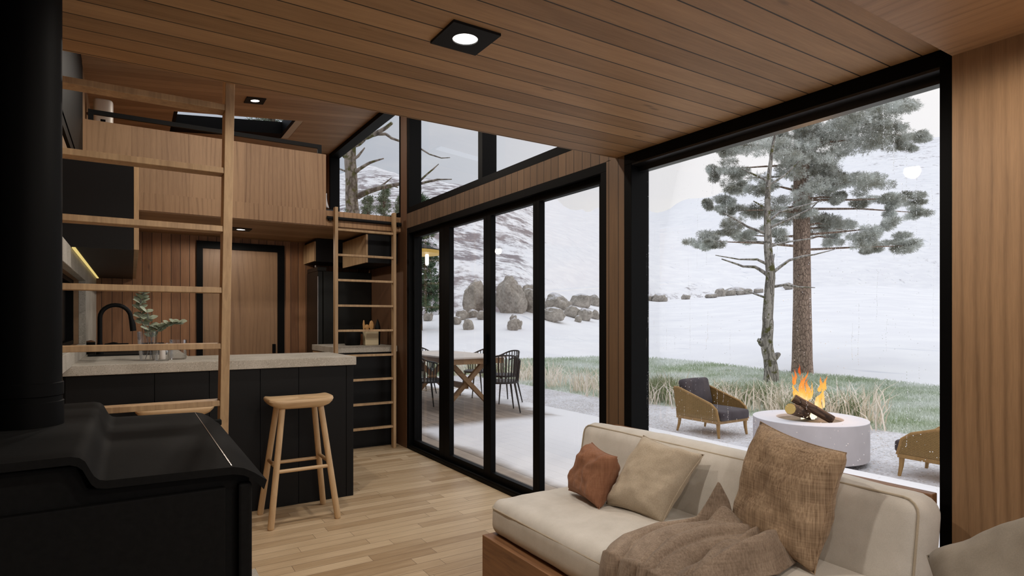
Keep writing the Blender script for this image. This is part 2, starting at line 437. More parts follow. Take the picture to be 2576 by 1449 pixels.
def rockm():
    m, g = new_mat('boulder_stone'); P = g.pos(); n = g.noise(P, 2.2, 6, .65); n2 = g.noise(P, 9, 4, .65)
    c = g.mix(g.rng(g.m('ADD', g.m('MULTIPLY', n, .6), g.m('MULTIPLY', n2, .4)), .35, .65), lin((120, 114, 106)), lin((186, 178, 168)))
    nz = g.sep(g.n.new('ShaderNodeNewGeometry').outputs['Normal'])[2]
    c = g.mix(g.m('MULTIPLY', g.rng(g.m('ADD', nz, g.m('MULTIPLY', n2, .5)), 1.0, 1.2), .8), c, lin((226, 226, 234)))
    setb(g, Base_Color=c, Roughness=.9, Normal=g.bump(n2, .4, .08)); return m
M['rock'] = rockm()
def snow_hill():
    m, g = new_mat('snow_and_heather'); P = g.pos()
    at = g.add('Attribute', {'attribute_name': 'heath'}).outputs['Fac']
    n = g.noise(g.scale(P, 1, 1, 1.3), .26, 6, .68); n2 = g.noise(g.scale(P, 1, 1, 1.6), .95, 4, .7); n3 = g.noise(P, .035, 3, .5)
    f = g.m('ADD', g.m('ADD', g.m('MULTIPLY', n, .45), g.m('MULTIPLY', n2, .38)), g.m('MULTIPLY', n3, .17))
    k = g.m('ADD', f, g.m('MULTIPLY', g.m('SUBTRACT', at, .5), .34))
    fine = g.noise(g.scale(P, .35, .35, 2.), 1.2, 3, .6)
    s = g.mix(g.rng(fine, .4, .7), lin((232, 232, 237)), lin((241, 241, 244)))
    stk = g.noise(g.scale(P, 1.6, .22, 1), 1., 3, .55)
    s = g.mix(g.rng(stk, .66, .74), s, lin((212, 214, 222)))
    c = g.mix(g.rng(k, .52, .60), s, g.mix(n2, lin((104, 94, 96)), lin((166, 158, 162))))
    setb(g, Base_Color=c, Roughness=.9); g.b.inputs['Specular IOR Level'].default_value = .1
    return m
M['snow'] = snow_hill()
def gravel():
    m, g = new_mat('snowy_gravel'); P = g.pos(); v = g.add('TexVoronoi', Vector=P, Scale=58.)
    n = g.noise(P, 1.3, 4, .65); r = g.white(v.outputs['Color'], '3D'); n3 = g.noise(P, 14, 3, .6)
    c = g.mix(r, lin((172, 168, 170)), lin((236, 234, 238)))
    c = g.mix(g.rng(g.m('ADD', g.m('MULTIPLY', n, .55), g.m('MULTIPLY', n3, .45)), .42, .60), c, lin((228, 227, 233)))
    c = g.mix(g.rng(r, .93, .98), c, lin((176, 158, 142)))
    setb(g, Base_Color=c, Roughness=.9, Normal=g.bump(v.outputs['Distance'], .5, .02)); return m
M['gravel'] = gravel()
def grassm():
    m, g = new_mat('frosty_turf'); P = g.pos(); n = g.noise(P, .5, 4, .6); n2 = g.noise(P, 7, 4, .7)
    c = g.mix(g.rng(n2, .35, .65), lin((150, 164, 140)), lin((200, 206, 194)))
    c = g.mix(g.rng(n, .38, .6), c, lin((216, 220, 216)))
    setb(g, Base_Color=c, Roughness=.95); return m
M['turf'] = grassm()
def blades(name, a, b, tip):
    m, g = new_mat(name); P = g.pos(); n = g.noise(P, .5, 4, .6); n2 = g.noise(P, 30, 2, .6)
    c = g.mix(g.rng(n2, .3, .7), a, b); c = g.mix(g.rng(n, .38, .62), c, tip)
    setb(g, Base_Color=c, Roughness=.9); g.b.inputs['Specular IOR Level'].default_value = .1; return m
M['blade'] = blades('grass_blade', lin((156, 174, 138)), lin((196, 206, 180)), lin((224, 228, 222)))
M['bladeg'] = blades('green_tuft', lin((106, 122, 84)), lin((150, 162, 120)), lin((176, 178, 148)))
M['reed'] = blades('dry_reed', lin((222, 204, 180)), lin((248, 238, 222)), lin((246, 238, 228)))
def deckm():
    m = wood('deck_boards', 0, 1, .135, .05, lin((118, 104, 92)), lin((168, 152, 138)), .006, grain=.8, gdark=.3, knots=False)
    g = G(m.node_tree); b = g.n['Principled BSDF']; P = g.sep(g.pos())
    base = b.inputs['Base Color'].links[0].from_socket
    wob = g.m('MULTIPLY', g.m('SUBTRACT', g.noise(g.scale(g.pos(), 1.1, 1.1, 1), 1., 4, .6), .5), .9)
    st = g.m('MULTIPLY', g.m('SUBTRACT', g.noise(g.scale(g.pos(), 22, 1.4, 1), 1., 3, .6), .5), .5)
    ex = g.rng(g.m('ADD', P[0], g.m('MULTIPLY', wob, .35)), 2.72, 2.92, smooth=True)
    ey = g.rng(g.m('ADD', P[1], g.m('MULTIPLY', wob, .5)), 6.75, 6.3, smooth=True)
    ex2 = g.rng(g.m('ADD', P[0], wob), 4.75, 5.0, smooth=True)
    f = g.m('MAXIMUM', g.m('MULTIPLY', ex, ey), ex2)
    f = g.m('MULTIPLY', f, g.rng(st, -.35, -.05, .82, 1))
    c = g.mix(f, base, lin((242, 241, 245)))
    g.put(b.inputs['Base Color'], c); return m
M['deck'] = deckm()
def flame():
    m, g = new_mat('flame'); P = g.sep(g.n.new('ShaderNodeTexCoord').outputs['Generated'])
    n = g.noise(g.n.new('ShaderNodeTexCoord').outputs['Generated'], 3, 3, .6)
    t = g.m('ADD', P[2], g.m('MULTIPLY', g.m('SUBTRACT', n, .5), .9))
    c = g.mix(g.rng(t, .05, .45), (1, .88, .62), (1, .48, .10)); c = g.mix(g.rng(t, .5, .95), c, (.95, .13, .02))
    em = g.add('Emission', Color=c, Strength=g.rng(t, .1, .9, 1.5, .9)); tr = g.add('BsdfTransparent')
    lw = g.add('LayerWeight', Blend=.4).outputs['Facing']
    op = g.m('MULTIPLY', g.rng(lw, .95, .25, .15, .92), g.rng(t, .6, 1.1, 1, .45))
    ms = g.add('MixShader', i0=op, i1=tr.outputs[0], i2=em.outputs[0]); g.l.new(ms.outputs[0], g.out.inputs[0]); return m
M['flame'] = flame()
M['pit'] = plain('pale_concrete_pit', lin((204, 198, 200)), .7, var=.06, sc_=5)
M['pitsand'] = plain('fire_pit_ash', lin((128, 116, 100)), .9, var=.25, sc_=40)
M['pitwhite'] = plain('snow_dusted_rim', lin((224, 222, 228)), .8, var=.03)
M['logbark'] = bark('log_bark', lin((72, 52, 40)), lin((128, 100, 78)), 0, 26, 7)
def logend():
    m, g = new_mat('log_end_grain'); P = g.n.new('ShaderNodeTexCoord').outputs['Object']
    r = g.add('VectorMath', {'operation': 'LENGTH'}, i0=P).outputs['Value']
    s = g.m('SINE', g.m('MULTIPLY', r, 700)); setb(g, Base_Color=g.mix(g.rng(s, -1, 1), lin((196, 160, 84)), lin((228, 200, 124))), Roughness=.7); return m
M['logend'] = logend()
# ------------------------------------------------------------------ the room shell
CZ = 2.178                        # low ceiling (underside of the near loft)
def roofz(x): return 3.553+.1*(x-2.3)
W = 2.3; L = -.33; YB = -1.5; YE = 8.6; FW = 7.05
tag(MB().box(L-.15, W+.14, YB, YE, -.12, 0).build('floor', M['floor']), kind='structure')
tag(MB().box(L-.15, W+.14, YB, 2.518, CZ, CZ+.12).build('ceiling', M['ceil']), kind='structure')
b = MB()                          # shed roof with an opening for the skylight
SX0, SX1, SY0, SY1 = .36, 1.62, 6.86, 7.62
def roofslab(x0, x1, y0, y1, t=.16):
    vs = [(x, y, roofz(x)+z) for z in (0, t) for x, y in ((x0,y0),(x1,y0),(x1,y1),(x0,y1))]
    b.add(vs, [(3,2,1,0),(4,5,6,7),(0,1,5,4),(1,2,6,5),(2,3,7,6),(3,0,4,7)])
roofslab(L-.13, SX0, YB, YE); roofslab(SX1, W+.13, YB, YE); roofslab(SX0, SX1, YB, SY0); roofslab(SX0, SX1, SY1, YE)
tag(b.build('ceiling_roof', M['roof']), kind='structure')
# window side wall, pieces around the openings (boards run upright)
T0, T1 = W, W+.13
tag(MB().box(T0, T1, 2.56, 5.535, 2.175, 2.318).box(T0, T1, 2.448, 2.595, 0, CZ).box(T0, T1, 2.448, 2.56, CZ, 3.553).build('wall_right', M['wallY']), kind='structure')
tag(MB().box(T0-.004, T1, 5.535, 5.685, 0, 3.553).build('trim_1', M['veneerK']), kind='structure')
tag(MB().box(T0, T1, 5.685, YE, 0, 2.31).box(T0, T1, 8.285, YE, 2.31, 3.553).build('wall_kitchen', M['veneerK']), kind='structure')
tag(MB().box(W-.05, T1, YB, .864, 0, 2.125).build('wall_veneer', M['veneerY']), kind='structure')
tag(MB().box(L-.15, T1, YB, .864, 2.125, CZ).build('trim_soffit', M['veneerS']), kind='structure')
tag(MB().box(T0, T1, YB, 2.448, CZ, 3.553).build('wall_loft_side', M['veneerY']), kind='structure')
# left wall, leaving a window opening above the kitchen counter and one high up
tag(MB().box(L-.13, L, YB, YE, 0, 1.09).box(L-.13, L, YB, 3.6, 1.09, 3.3).box(L-.13, L, 5.47, YE, 1.09, 3.29)
    .box(L-.13, L, 3.6, 5.47, 1.56, 2.32).build('wall_left', M['veneerY']), kind='structure')
# end wall under the loft, with the door opening
tag(MB().box(L, .576, FW, FW+.1, 0, 2.16).box(1.452, W, FW, FW+.1, 0, 2.16).box(.576, 1.452, FW, FW+.1, 2.101, 2.16).build('wall_far', M['wallX']), kind='structure')
tag(MB().box(L, W, 8.45, YE, 2.31, 3.56).build('wall_loft_back', M['wallX']), kind='structure')
# wall behind the photographer, unseen; wide middle opening added to let in more daylight
tag(MB().box(L, -.2, YB, YB+.12, 0, CZ).box(2.2, W, YB, YB+.12, 0, CZ).box(-.2, 2.2, YB, YB+.12, 2.1, CZ).build('wall_back', M['veneerX']), kind='structure')
tag(MB().box(L, W, YB, YB+.12, CZ+.12, 3.5).build('wall_back_loft', M['veneerX']), kind='structure')

def framed(name, y0, y1, z0, z1, fw, gx, mull=(), x0=W, x1=None, pane=True):
    """black frame in the window wall; mull = (y centre, width)"""
    r = struct(name); x1 = x1 or gx+.03
    MB().box(x0, x1, y0, y1, z1-fw, z1).box(x0, x1, y0, y1, z0, z0+fw).box(x0, x1, y0, y0+fw, z0+fw, z1-fw).box(x0, x1, y1-fw, y1, z0+fw, z1-fw).build('frame', M['black'], r, bevel=.002)
    for yc, mw in mull: MB().box(x0, x1, yc-mw/2, yc+mw/2, z0+fw, z1-fw).build('mullion', M['black'], r)
    if pane:
        MB().box(gx, gx+.006, y0+fw*.5, y1-fw*.5, z0+fw*.5, z1-fw*.5).build('pane', M['glass'], r)
    return r
win = framed('window_1', .864, 2.448, 0, CZ, .056, 2.404)
framed('window_2', 2.56, 5.535, 2.318, 3.55, .058, 2.40, mull=[(4.064, .066)])
framed('window_3', 5.685, 8.285, 2.31, 3.555, .054, 2.40)
# a raised step inside the big window head gives the second, lighter line
MB().box(2.36, 2.404, .92, 2.392, 2.085, 2.122).box(2.302, 2.36, .92, 2.392, 2.112, 2.122).build('glazing_bead', M['bead'], win)
# sliding door of four leaves
r = struct('door_1')
MB().box(W, 2.44, 2.595, 5.535, 2.12, 2.175).box(W, 2.44, 5.485, 5.535, .0, 2.12).box(W, 2.44, 2.595, 2.645, .0, 2.12).build('frame', M['black'], r, bevel=.002)
MB().box(W, 2.44, 2.645, 5.485, 0, .03).box(W+.004, W+.016, 2.645, 5.485, .03, .042).build('track', M['black'], r)
LEAF = [(4.887, 5.443), (4.083, 4.680), (3.396, 3.970), (2.704, 3.317)]
EDGE = [5.485, 4.785, 4.03, 3.356, 2.645]
for i, (a, c) in enumerate(LEAF):
    lo, hi = EDGE[i+1], EDGE[i]
    lf = MB().box(2.34, 2.385, lo, a, .03, 2.12).box(2.34, 2.385, c, hi, .03, 2.12).box(2.34, 2.385, a, c, 2.073, 2.12).box(2.34, 2.385, a, c, .03, .09).build('door_leaf', M['black'], r, bevel=.002)
    MB().box(2.36, 2.366, a-.01, c+.01, .08, 2.08).build('pane', M['glass'], lf)
MB().box(2.318, 2.34, 4.03-.012, 4.03+.012, .92, 1.16).build('door_handle', M['black'], r, bevel=.003)
# interior door in the end wall
r = struct('door_2')
MB().box(.576, .635, FW-.025, FW+.1, 0, 2.101).box(1.382, 1.452, FW-.025, FW+.1, 0, 2.101).box(.635, 1.382, FW-.025, FW+.1, 2.026, 2.101).build('door_frame', M['black'], r)
dl = MB().box(.635, 1.382, FW+.005, FW+.05, .01, 2.026).build('door_leaf', M['door'], r)
MB().box(1.328, 1.361, FW-.02, FW+.006, .90, 1.0).build('door_handle', M['black'], dl, bevel=.002)
# loft platform over the kitchen
tag(MB().box(L, W, 5.70, YE, 2.16, 2.305).build('trim_loft_edge', M['veneerX']), kind='structure')
tag(MB().box(L, W, 5.712, FW, 2.153, 2.16).build('ceiling_kitchen', M['roof']), kind='structure')
pn = thing('loft_guard_panel', 'wide oak veneer guard panel along the edge of the loft above the kitchen', 'panel', (0, 5.71, 2.305))
MB().box(-.318, 1.556, 0, .03, 0, .53).build('board', M['veneerX'], pn)
t = thing('guard_rail', 'thin black metal rail running along the top of the loft guard panel', 'railing', (0, 5.725, 2.835))
MB().box(-.285, 1.516, -.012, .012, .05, .085).build('top_bar', M['blackm'], t)
for x in (-.285, 1.481): MB().box(x, x+.035, -.012, .012, 0, .05).build('post', M['blackm'], t)
# skylight in the roof of the loft
r = struct('window_4')
def rz(x, y, dz): return (x, y, roofz(x)+dz)
def rbox(b, x0, x1, y0, y1, d0, d1):
    vs = [(x, y, roofz(x)+z) for z in (d0, d1) for x, y in ((x0,y0),(x1,y0),(x1,y1),(x0,y1))]
    return b.add(vs, [(3,2,1,0),(4,5,6,7),(0,1,5,4),(1,2,6,5),(2,3,7,6),(3,0,4,7)])
f = MB(); rbox(f, SX0, SX0+.035, SY0, SY1, .0, .14); rbox(f, 1.50, 1.535, SY0, SY1, .0, .14); rbox(f, SX0, 1.535, SY1-.2, SY1, .0, .14); rbox(f, SX0, 1.535, SY0, SY0+.02, .05, .14)
f.build('frame', M['black'], r)
g_ = MB(); rbox(g_, SX0+.03, 1.51, SY0+.01, SY1-.18, .10, .106); g_.build('pane', M['glass'], r)
f = MB(); rbox(f, 1.535, SX1, SY0, SY1, .002, .12); f.build('reveal', M['sill'], r)
# high window and kitchen window in the left wall
r = struct('window_5')
MB().box(L-.06, L+.012, 3.6, 5.64, 2.34, 3.26).build('frame', M['black'], r)
MB().box(L-.02, L+.018, 3.7, 5.60, 2.4, 3.2).build('blind', M['black'], r)
r = struct('window_6')
MB().box(L-.12, L-.07, 3.6, 5.47, 1.09, 1.56).build('blind', M['dglass'], r)
MB().box(L-.07, L-.03, 3.6, 5.47, 1.09, 1.12).box(L-.07, L-.03, 3.6, 5.47, 1.53, 1.56).box(L-.07, L-.03, 5.42, 5.47, 1.12, 1.53).box(L-.07, L-.03, 4.5, 4.53, 1.12, 1.53).build('frame', M['black'], r)
# concrete lining around the kitchen window
tag(MB().box(L, L+.045, 3.6, FW, 1.0, 1.09).box(L, L+.045, 5.47, FW, 1.09, 1.68).box(L, L+.045, 3.6, 5.47, 1.56, 1.68)
    .build('trim_backsplash', M['conc'], bevel=.003), kind='structure')

# downlights
PW = 17
def downlight(label, x, y, z, s=.168, tilt=0, power=14):
    t = thing('downlight', label, 'ceiling light', (x, y, z), 0, 'square black downlights')
    t.rotation_euler = (0, -tilt, 0)
    h = s/2; rr = .041; n = 32
    b = MB(); vs = []; fs = []
    for k in range(n):
        q = 2*pi*k/n; e = h/max(abs(cos(q)), abs(sin(q)))
        vs += [(rr*cos(q), rr*sin(q), -.008), (e*cos(q), e*sin(q), -.008), (e*cos(q), e*sin(q), 0), (rr*cos(q), rr*sin(q), 0)]
    for k in range(n):
        a = 4*k; c = 4*((k+1) % n)
        fs += [(a, c, c+1, a+1), (a+1, c+1, c+2, a+2), (a, a+3, c+3, c)]
    b.add(vs, fs).build('trim_plate', M['blackm'], t)
    MB().lathe([(.0405, -.004), (.0405, -.0015)], n=32).build('lens', M['disc'], t)
    ld = bpy.data.lights.new('downlight_lamp', 'SPOT'); ld.energy = power; ld.color = (1, .91, .80); ld.spot_size = radians(178); ld.spot_blend = .2; ld.shadow_soft_size = .04
    lo = bpy.data.objects.new('lamp', ld); col.objects.link(lo); lo.parent = t; lo.location = (0, 0, -.03)
    return t
downlight('square black downlight set in the low plank ceiling, nearest and largest of the three', .908, 1.702, CZ, power=34)
for x_, lab_ in ((.6, 'added fill downlight, unseen, high in the roof over the living space, left one'), (1.75, 'added fill downlight, unseen, high in the roof over the living space, right one')):
    downlight(lab_, x_, 3.35, roofz(x_), tilt=atan(.1), power=62)  # fill lamps added out of view to brighten loft panel, bar and floor
for x_, y_, lab_ in ((.75, .30, 'added fill downlight overhead in the soffit, out of view left'), (1.75, .30, 'added fill downlight overhead in the soffit, out of view right'), (.75, -.75, 'added fill downlight, unseen, in the soffit behind the photographer, left'), (1.75, -.75, 'added fill downlight, unseen, in the soffit behind the photographer, right')):
    downlight(lab_, x_, y_, 2.125, power=PW)  # more fill lamps added out of view; daylight alone leaves the room dark
downlight('square black downlight in the high sloping roof above the loft, left of the skylight edge', 1.025, 6.295, roofz(1.025), .178, atan(.1), 36)
downlight('square black downlight under the loft in the kitchen ceiling near the door', .90, 6.315, 2.153, .176, 0, 18)
# ------------------------------------------------------------------ wood stove and flue
tag(MB().box(L+.016, .53, 1.20, 3.24, .0, .01).build('hearth_pad', M['conc'], bevel=.002), 'thin grey hearth slab on the floor under the wood stove', 'hearth')
st = thing('wood_stove', 'black cast iron wood stove with stepped curved top in the near left corner', 'stove', (0, 1.397, 0))
up = [(-.312, 1.006), (-.098, 1.008), (-.083, 1.004), (-.074, .996), (-.066, .978), (-.060, .966), (-.052, .958), (-.04, .955), (.165, .952), (.185, .9515), (.205, .9465), (.226, .934), (.252, .914)]
dn = [(x-(.004 if i in (2, 3, 4, 5, 6) else 0)-(.006 if i == 12 else 0), z-.016-(.004 if i == 12 else 0)) for i, (x, z) in enumerate(up)]
poly = up+dn[::-1]
MB().prism(poly, 1, 0, .90).build('top_plate', M['stove'], st, smooth=True, angle=50)
MB().box(.1815, .1835, .01, .89, .9505, .9528).build('seam_strip', M['steel'], st)
body = [(-.312, .05), (.222, .05), (.222, .925), (.19, .932), (.13, .932), (-.04, .932), (-.073, .935), (-.09, .982), (-.312, .984)]
MB().prism(body, 1, .035, .88).build('body', M['stove'], st, bevel=.004)
MB().box(-.312, .172, .018, .036, .08, .905).build('back_plate', M['stove'], st, bevel=.003)
MB().box(.196, .224, .012, .036, .06, .91).build('corner_strip', M['stove'], st, bevel=.006)
MB().box(.20, .262, .86, .885, .905, .925).build('lip_hook', M['stove'], st, bevel=.004)
for x in (-.30, .17):
    for y in (.07, .80): MB().box(x, x+.04, y, y+.04, .0105, .06).build('leg', M['stove'], st)
fl = thing('flue_pipe', 'thick black stove pipe rising from the stove top to the ceiling', 'pipe', (-.212, 1.875, 1.0075))
MB().lathe([(.066, .07), (.066, 1.1705)], n=48).build('pipe', M['pipe'], fl, smooth=True)
MB().lathe([(.070, 0), (.070, .058), (.067, .060), (.067, .072), (.0695, .074), (.0695, .104), (.066, .106)], n=48).build('collar', M['pipe'], fl, smooth=True, angle=30)
hs = tag(MB().box(L+.003, L+.014, .2, 2.36, 0, CZ).build('heat_shield', M['blackm']), 'flat black heat shield panel on the wall behind the stove pipe', 'panel')

# ------------------------------------------------------------------ ladders
def ladder(name, label, x0, x1, foot_y, top_y, top_z, rungs, rw, dep, loc_y, rt=.024, rd=.07, z0=0):
    t = thing(name, label, 'ladder', (0, loc_y, 0))
    def yy(z): return foot_y+(top_y-foot_y)*z/top_z-loc_y
    for x in (x0, x1-rw):
        vs = []
        for z in (z0, top_z):
            for dx, dy in ((0, 0), (rw, 0), (rw, dep), (0, dep)): vs.append((x+dx, yy(z)+dy, z))
        MB().add(vs, [(3,2,1,0),(4,5,6,7),(0,1,5,4),(1,2,6,5),(2,3,7,6),(3,0,4,7)]).build('rail', M['oakZ'], t, bevel=.002)
    for z in rungs:
        MB().box(x0+rw, x1-rw, yy(z)+(dep-rd)/2, yy(z)+(dep+rd)/2, z-rt, z).build('rung', M['oakZ'], t, bevel=.002)
    return t
ladder('loft_ladder', 'large pale oak ladder leaning on the near loft edge, behind the stove', -.318, .341, 2.83, 2.527, 2.29,
       [2.106, 1.867, 1.641, 1.398, 1.172, .936, .70, .465, .23], .033, .085, 2.83, .023, .075, .0105)
ladder('kitchen_ladder', 'narrow oak ladder hooked on the black rod at the kitchen loft, beside the sliding door', 1.61, 2.216, 5.60, 5.60, 2.33,
       [2.132, 1.893, 1.655, 1.414, 1.176, .936, .70, .462, .224], .029, .06, 5.60, .021, .045)
t = thing('ladder_rod', 'black round hanging rod fixed across the loft edge behind the ladder', 'rod', (0, 5.675, 2.232))
MB().tube([(1.555, 0, 0), (2.297, 0, 0)], .017, 16).build('rod', M['blackm'], t, smooth=True)
for x in (1.585, 2.27): MB().box(x-.012, x+.012, -.01, .026, -.025, .0).build('bracket', M['blackm'], t)

# ------------------------------------------------------------------ kitchen, left run and bar
isl = thing('kitchen_island', 'black panelled bar island under the concrete worktop, facing the stools', 'cabinet', (0, 4.25, 0))
MB().box(L+.003, 1.346, .012, .66, 0, .945).build('body', M['cab'], isl)
xs = [-.32, .12, .42, .724, .972, 1.302]
for a, c in zip(xs, xs[1:]): MB().box(a+.0015, c-.0015, 0, .012, .0, .943).build('front_panel', M['cab'], isl, bevel=.0012)
MB().box(1.3035, 1.354, 0, .655, 0, .944).build('end_panel', M['cab'], isl, bevel=.002)
cab = thing('base_cabinet', 'black base cabinet along the left wall under the concrete worktop', 'cabinet', (0, 4.95, 0))
MB().box(L+.003, .30, 0, 2.09, 0, .945).build('body', M['cab'], cab)
for k in range(4): MB().box(.302, .318, .02+k*.515, .525+k*.515, .1, .94).build('door', M['door'], cab, bevel=.0015)
def quadslab(b, pts, z0, z1): return b.prism(pts, 2, z0, z1)
wt = thing('worktop', 'thick speckled concrete worktop of the bar with sink run along the left wall', 'worktop', (0, 0, .945))
quadslab(MB(), [(L+.001, 4.22), (1.366, 4.22), (1.366, 4.93), (.35, 4.93), (.35, FW-.001), (L+.001, FW-.001)], 0, .06).build('slab', M['conc'], wt, bevel=.003)
sk = thing('sink', 'black rectangular sink let into the worktop under the tap', 'sink', (0, 5.22, 1.005))
MB().box(-.262, .24, 0, .03, 0, .012).box(-.262, .24, .57, .60, 0, .012).box(-.262, -.235, .03, .57, 0, .012).box(.215, .24, .03, .57, 0, .012).build('rim', M['blackm'], sk, bevel=.002)
MB().box(-.235, .215, .03, .57, .0, .003).build('basin', M['blackm'], sk)
tp = thing('tap', 'tall black gooseneck kitchen tap with pull-out spray head', 'tap', (-.198, 5.44, 1.008))
pts = [(0, 0, .0), (0, 0, .26)]
for k in range(13):
    q = pi*k/12; pts.append((.098*(1-cos(q)), 0, .275+.098*sin(q)*1.0))
pts += [(.2, 0, .25)]
MB().tube(pts, [.0155]*len(pts), 16).build('spout', M['blackm'], tp, smooth=True)
MB().tube([(.2, 0, .262), (.207, 0, .225), (.212, 0, .175)], [.017, .021, .021], 16).build('spray_head', M['blackm'], tp, smooth=True)
MB().lathe([(.024, 0), (.024, .05), (.019, .065), (.0165, .09)], n=20).build('base', M['blackm'], tp, smooth=True)
MB().tube([(.018, 0, .05), (.05, 0, .078), (.085, -.005, .088), (.11, -.01, .083)], [.008, .006, .005, .004], 8).build('lever', M['blackm'], tp, smooth=True)
t = thing('soap_box', 'small black box with slanted wooden top beside the tap', 'box', (-.262, 5.55, 1.008))
MB().box(-.022, .03, -.03, .04, 0, .09).build('body', M['blackm'], t)
MB().prism([(-.022, .0905), (.03, .0905), (.03, .094), (.004, .106), (-.022, .1)], 1, -.03, .04).build('lid', M['walnutY'], t)
hb = thing('gas_hob', 'low black gas hob with pan supports at the far end of the left worktop', 'hob', (.03, 6.42, 1.005))
MB().box(-.26, .26, -.22, .22, 0, .012).build('plate', M['dglass'], hb)
for i, (x, y) in enumerate(((-.14, -.1), (.14, -.1), (-.14, .11), (.14, .11))):
    MB().box(x-.09, x+.09, y-.006, y+.006, .035, .05).box(x-.006, x+.006, y-.09, y+.09, .035, .05).box(x-.09, x-.08, y-.006, y+.006, .012, .036).box(x+.08, x+.09, y-.006, y+.006, .012, .036).build('pan_support', M['blackm'], hb)
    MB().lathe([(.035, .012), (.035, .025), (.02, .028)], (x, y, 0), 16).build('burner', M['blackm'], hb)
ov = thing('wall_cabinet', 'black wall cabinet with wood doors on the left wall, partly behind the ladder', 'cabinet', (0, 4.13, 1.676))
MB().box(L+.003, .012, 0, 2.90, 0, .535).build('body', M['cab'], ov)
for k in range(5): MB().box(.013, .038, .0+k*.58, .577+k*.58, .002, .525).build('door', M['oakZ'], ov, bevel=.001)
MB().box(L+.05, L+.066, .01, 2.88, -.006, -.0005).build('led_strip', M['led'], ov)

# glassware and eucalyptus on the bar
def jar(label, x, y, r0, r1, h):
    t = thing('glass_jar', label, 'jar', (x, y, 1.005), 0, 'clear glass jars on the bar')
    o = [(r0*.9, 0), (r0, .008), (r0+(r1-r0)*.6, h*.5), (r1, h)]; i = [(r1-.0022, h), (r0+(r1-r0)*.6-.0022, h*.5), (r0-.003, .012), (r0*.8, .008)]
    MB().lathe(o+i, n=40).build('glass', M['jar'], t, smooth=True, angle=60); return t
jar('tall clear glass vase with eucalyptus stems on the bar worktop', .088, 4.50, .042, .058, .187)
jar('clear glass jar holding a white candle, between vase and low jar', .170, 4.455, .040, .036, .114)
jar('low wide clear glass jar at the right end of the three', .265, 4.56, .050, .052, .130)
c = tag(MB().lathe([(.0175, 0), (.018, .002), (.018, .066), (.0165, .068)], n=24).build('pillar_candle', M['candle'], smooth=True), 'short white pillar candle standing inside the middle glass jar', 'candle'); c.location = (.170, 4.455, 1.0135)
eu = thing('eucalyptus_branches', 'grey-green eucalyptus branches standing in the tall glass vase', 'plant', (.088, 4.50, 1.0155))
random.seed(11)
def leaf(b, p, d, up, s, wd):
    d = Vector(d).normalized(); n = d.cross(Vector(up)).normalized(); u = n.cross(d)
    prof = [(0, 0), (.15, .5), (.4, 1), (.7, .85), (.9, .4), (1, 0)]
    vs = []
    for t_, w_ in prof:
        q = Vector(p)+d*(t_*s)+u*(-.12*s*t_*t_)
        vs += [q-n*(w_*wd*s)+u*.06*s*w_, q, q+n*(w_*wd*s)+u*.06*s*w_]
    fs = []
    for k in range(len(prof)-1):
        a = 3*k; fs += [(a, a+1, a+4, a+3), (a+1, a+2, a+5, a+4)]
    b.add(vs, fs)
for pts, nl, ls in [([(.03, 0, .0), (-.004, -.005, .14), (-.028, -.01, .24), (-.04, 0, .34), (-.03, .01, .41), (-.01, .02, .445)], 17, .052),
                ([(.015, 0, .0), (.02, -.01, .13), (.008, -.02, .22), (.0, -.02, .30)], 8, .055),
                ([(-.01, .01, .0), (.03, -.01, .15), (.07, -.02, .20), (.125, -.02, .225), (.175, -.02, .235)], 19, .05)]:
    br = MB().tube(pts, [.0022]*len(pts), 6).build('stem', M['stem'], eu, smooth=True)
    lb = MB(); P = [Vector(p) for p in pts]; n0 = len(P)-1
    for k in range(nl):
        t_ = (.38+.62*k/(nl-1))*n0; i = min(int(t_), n0-1); p = P[i].lerp(P[i+1], t_-i); ax = (P[i+1]-P[i]).normalized()
        for sg in (0, pi):
            q = k*1.9+sg; sd = Vector((cos(q), sin(q)*.8, .25+random.uniform(-.3, .3)))
            leaf(lb, p, sd+ax*.35, (0, -.55, 1), ls*random.uniform(.75, 1.1), random.uniform(.42, .56))
    lb.build('leaves', M['leaf'], br, smooth=True, angle=180)

# ------------------------------------------------------------------ kitchen, right run
rc = thing('counter_cabinet', 'black end counter cabinet below the small concrete top, behind the narrow ladder', 'cabinet', (0, 5.79, 0))
MB().box(1.66, W-.006, 0, .765, 0, .945).build('body', M['cab'], rc)
MB().box(1.643, 1.659, .005, .76, .1, .94).build('door', M['oakZ'], rc)
s_ = tag(MB().box(1.636, W-.006, 5.77, 6.555, .946, 1.006).build('side_worktop', M['conc'], bevel=.003), 'small concrete worktop beside the fridge, behind the narrow ladder', 'worktop')
fr = thing('fridge', 'tall dark fridge standing at the end of the right kitchen run', 'fridge', (0, 6.56, 0))
MB().box(1.76, W-.006, 0, .48, 0, 1.80).build('body', M['fridge'], fr, bevel=.004)
MB().box(1.70, 1.757, 0.004, .478, .05, 1.80).build('door', M['fridge'], fr, bevel=.008)
MB().box(1.697, 1.703, -.002, .002, .05, 1.74).build('door_edge', M['steel'], fr)
MB().box(1.70, 1.80, .02, .46, 1.80, 1.845).build('hinge_cover', M['fridge'], fr, bevel=.004)
MB().lathe([(.012, 0), (.014, .012), (.010, .024)], (1.71, .12, 1.845), 12).build('hinge_cap', M['steel'], fr)
u1 = thing('upper_cabinet', 'deep black upper cabinet with wood door above the fridge', 'cabinet', (0, 6.56, 1.90))
MB().box(1.68, W-.006, 0, .485, 0, .245).build('body', M['cab'], u1); MB().box(1.662, 1.679, .0, .48, .004, .215).build('door', M['oakZ'], u1)
u2 = thing('upper_cabinet', 'shallow black upper cabinet with wood door over the small worktop, behind the ladder', 'cabinet', (0, 5.77, 1.84))
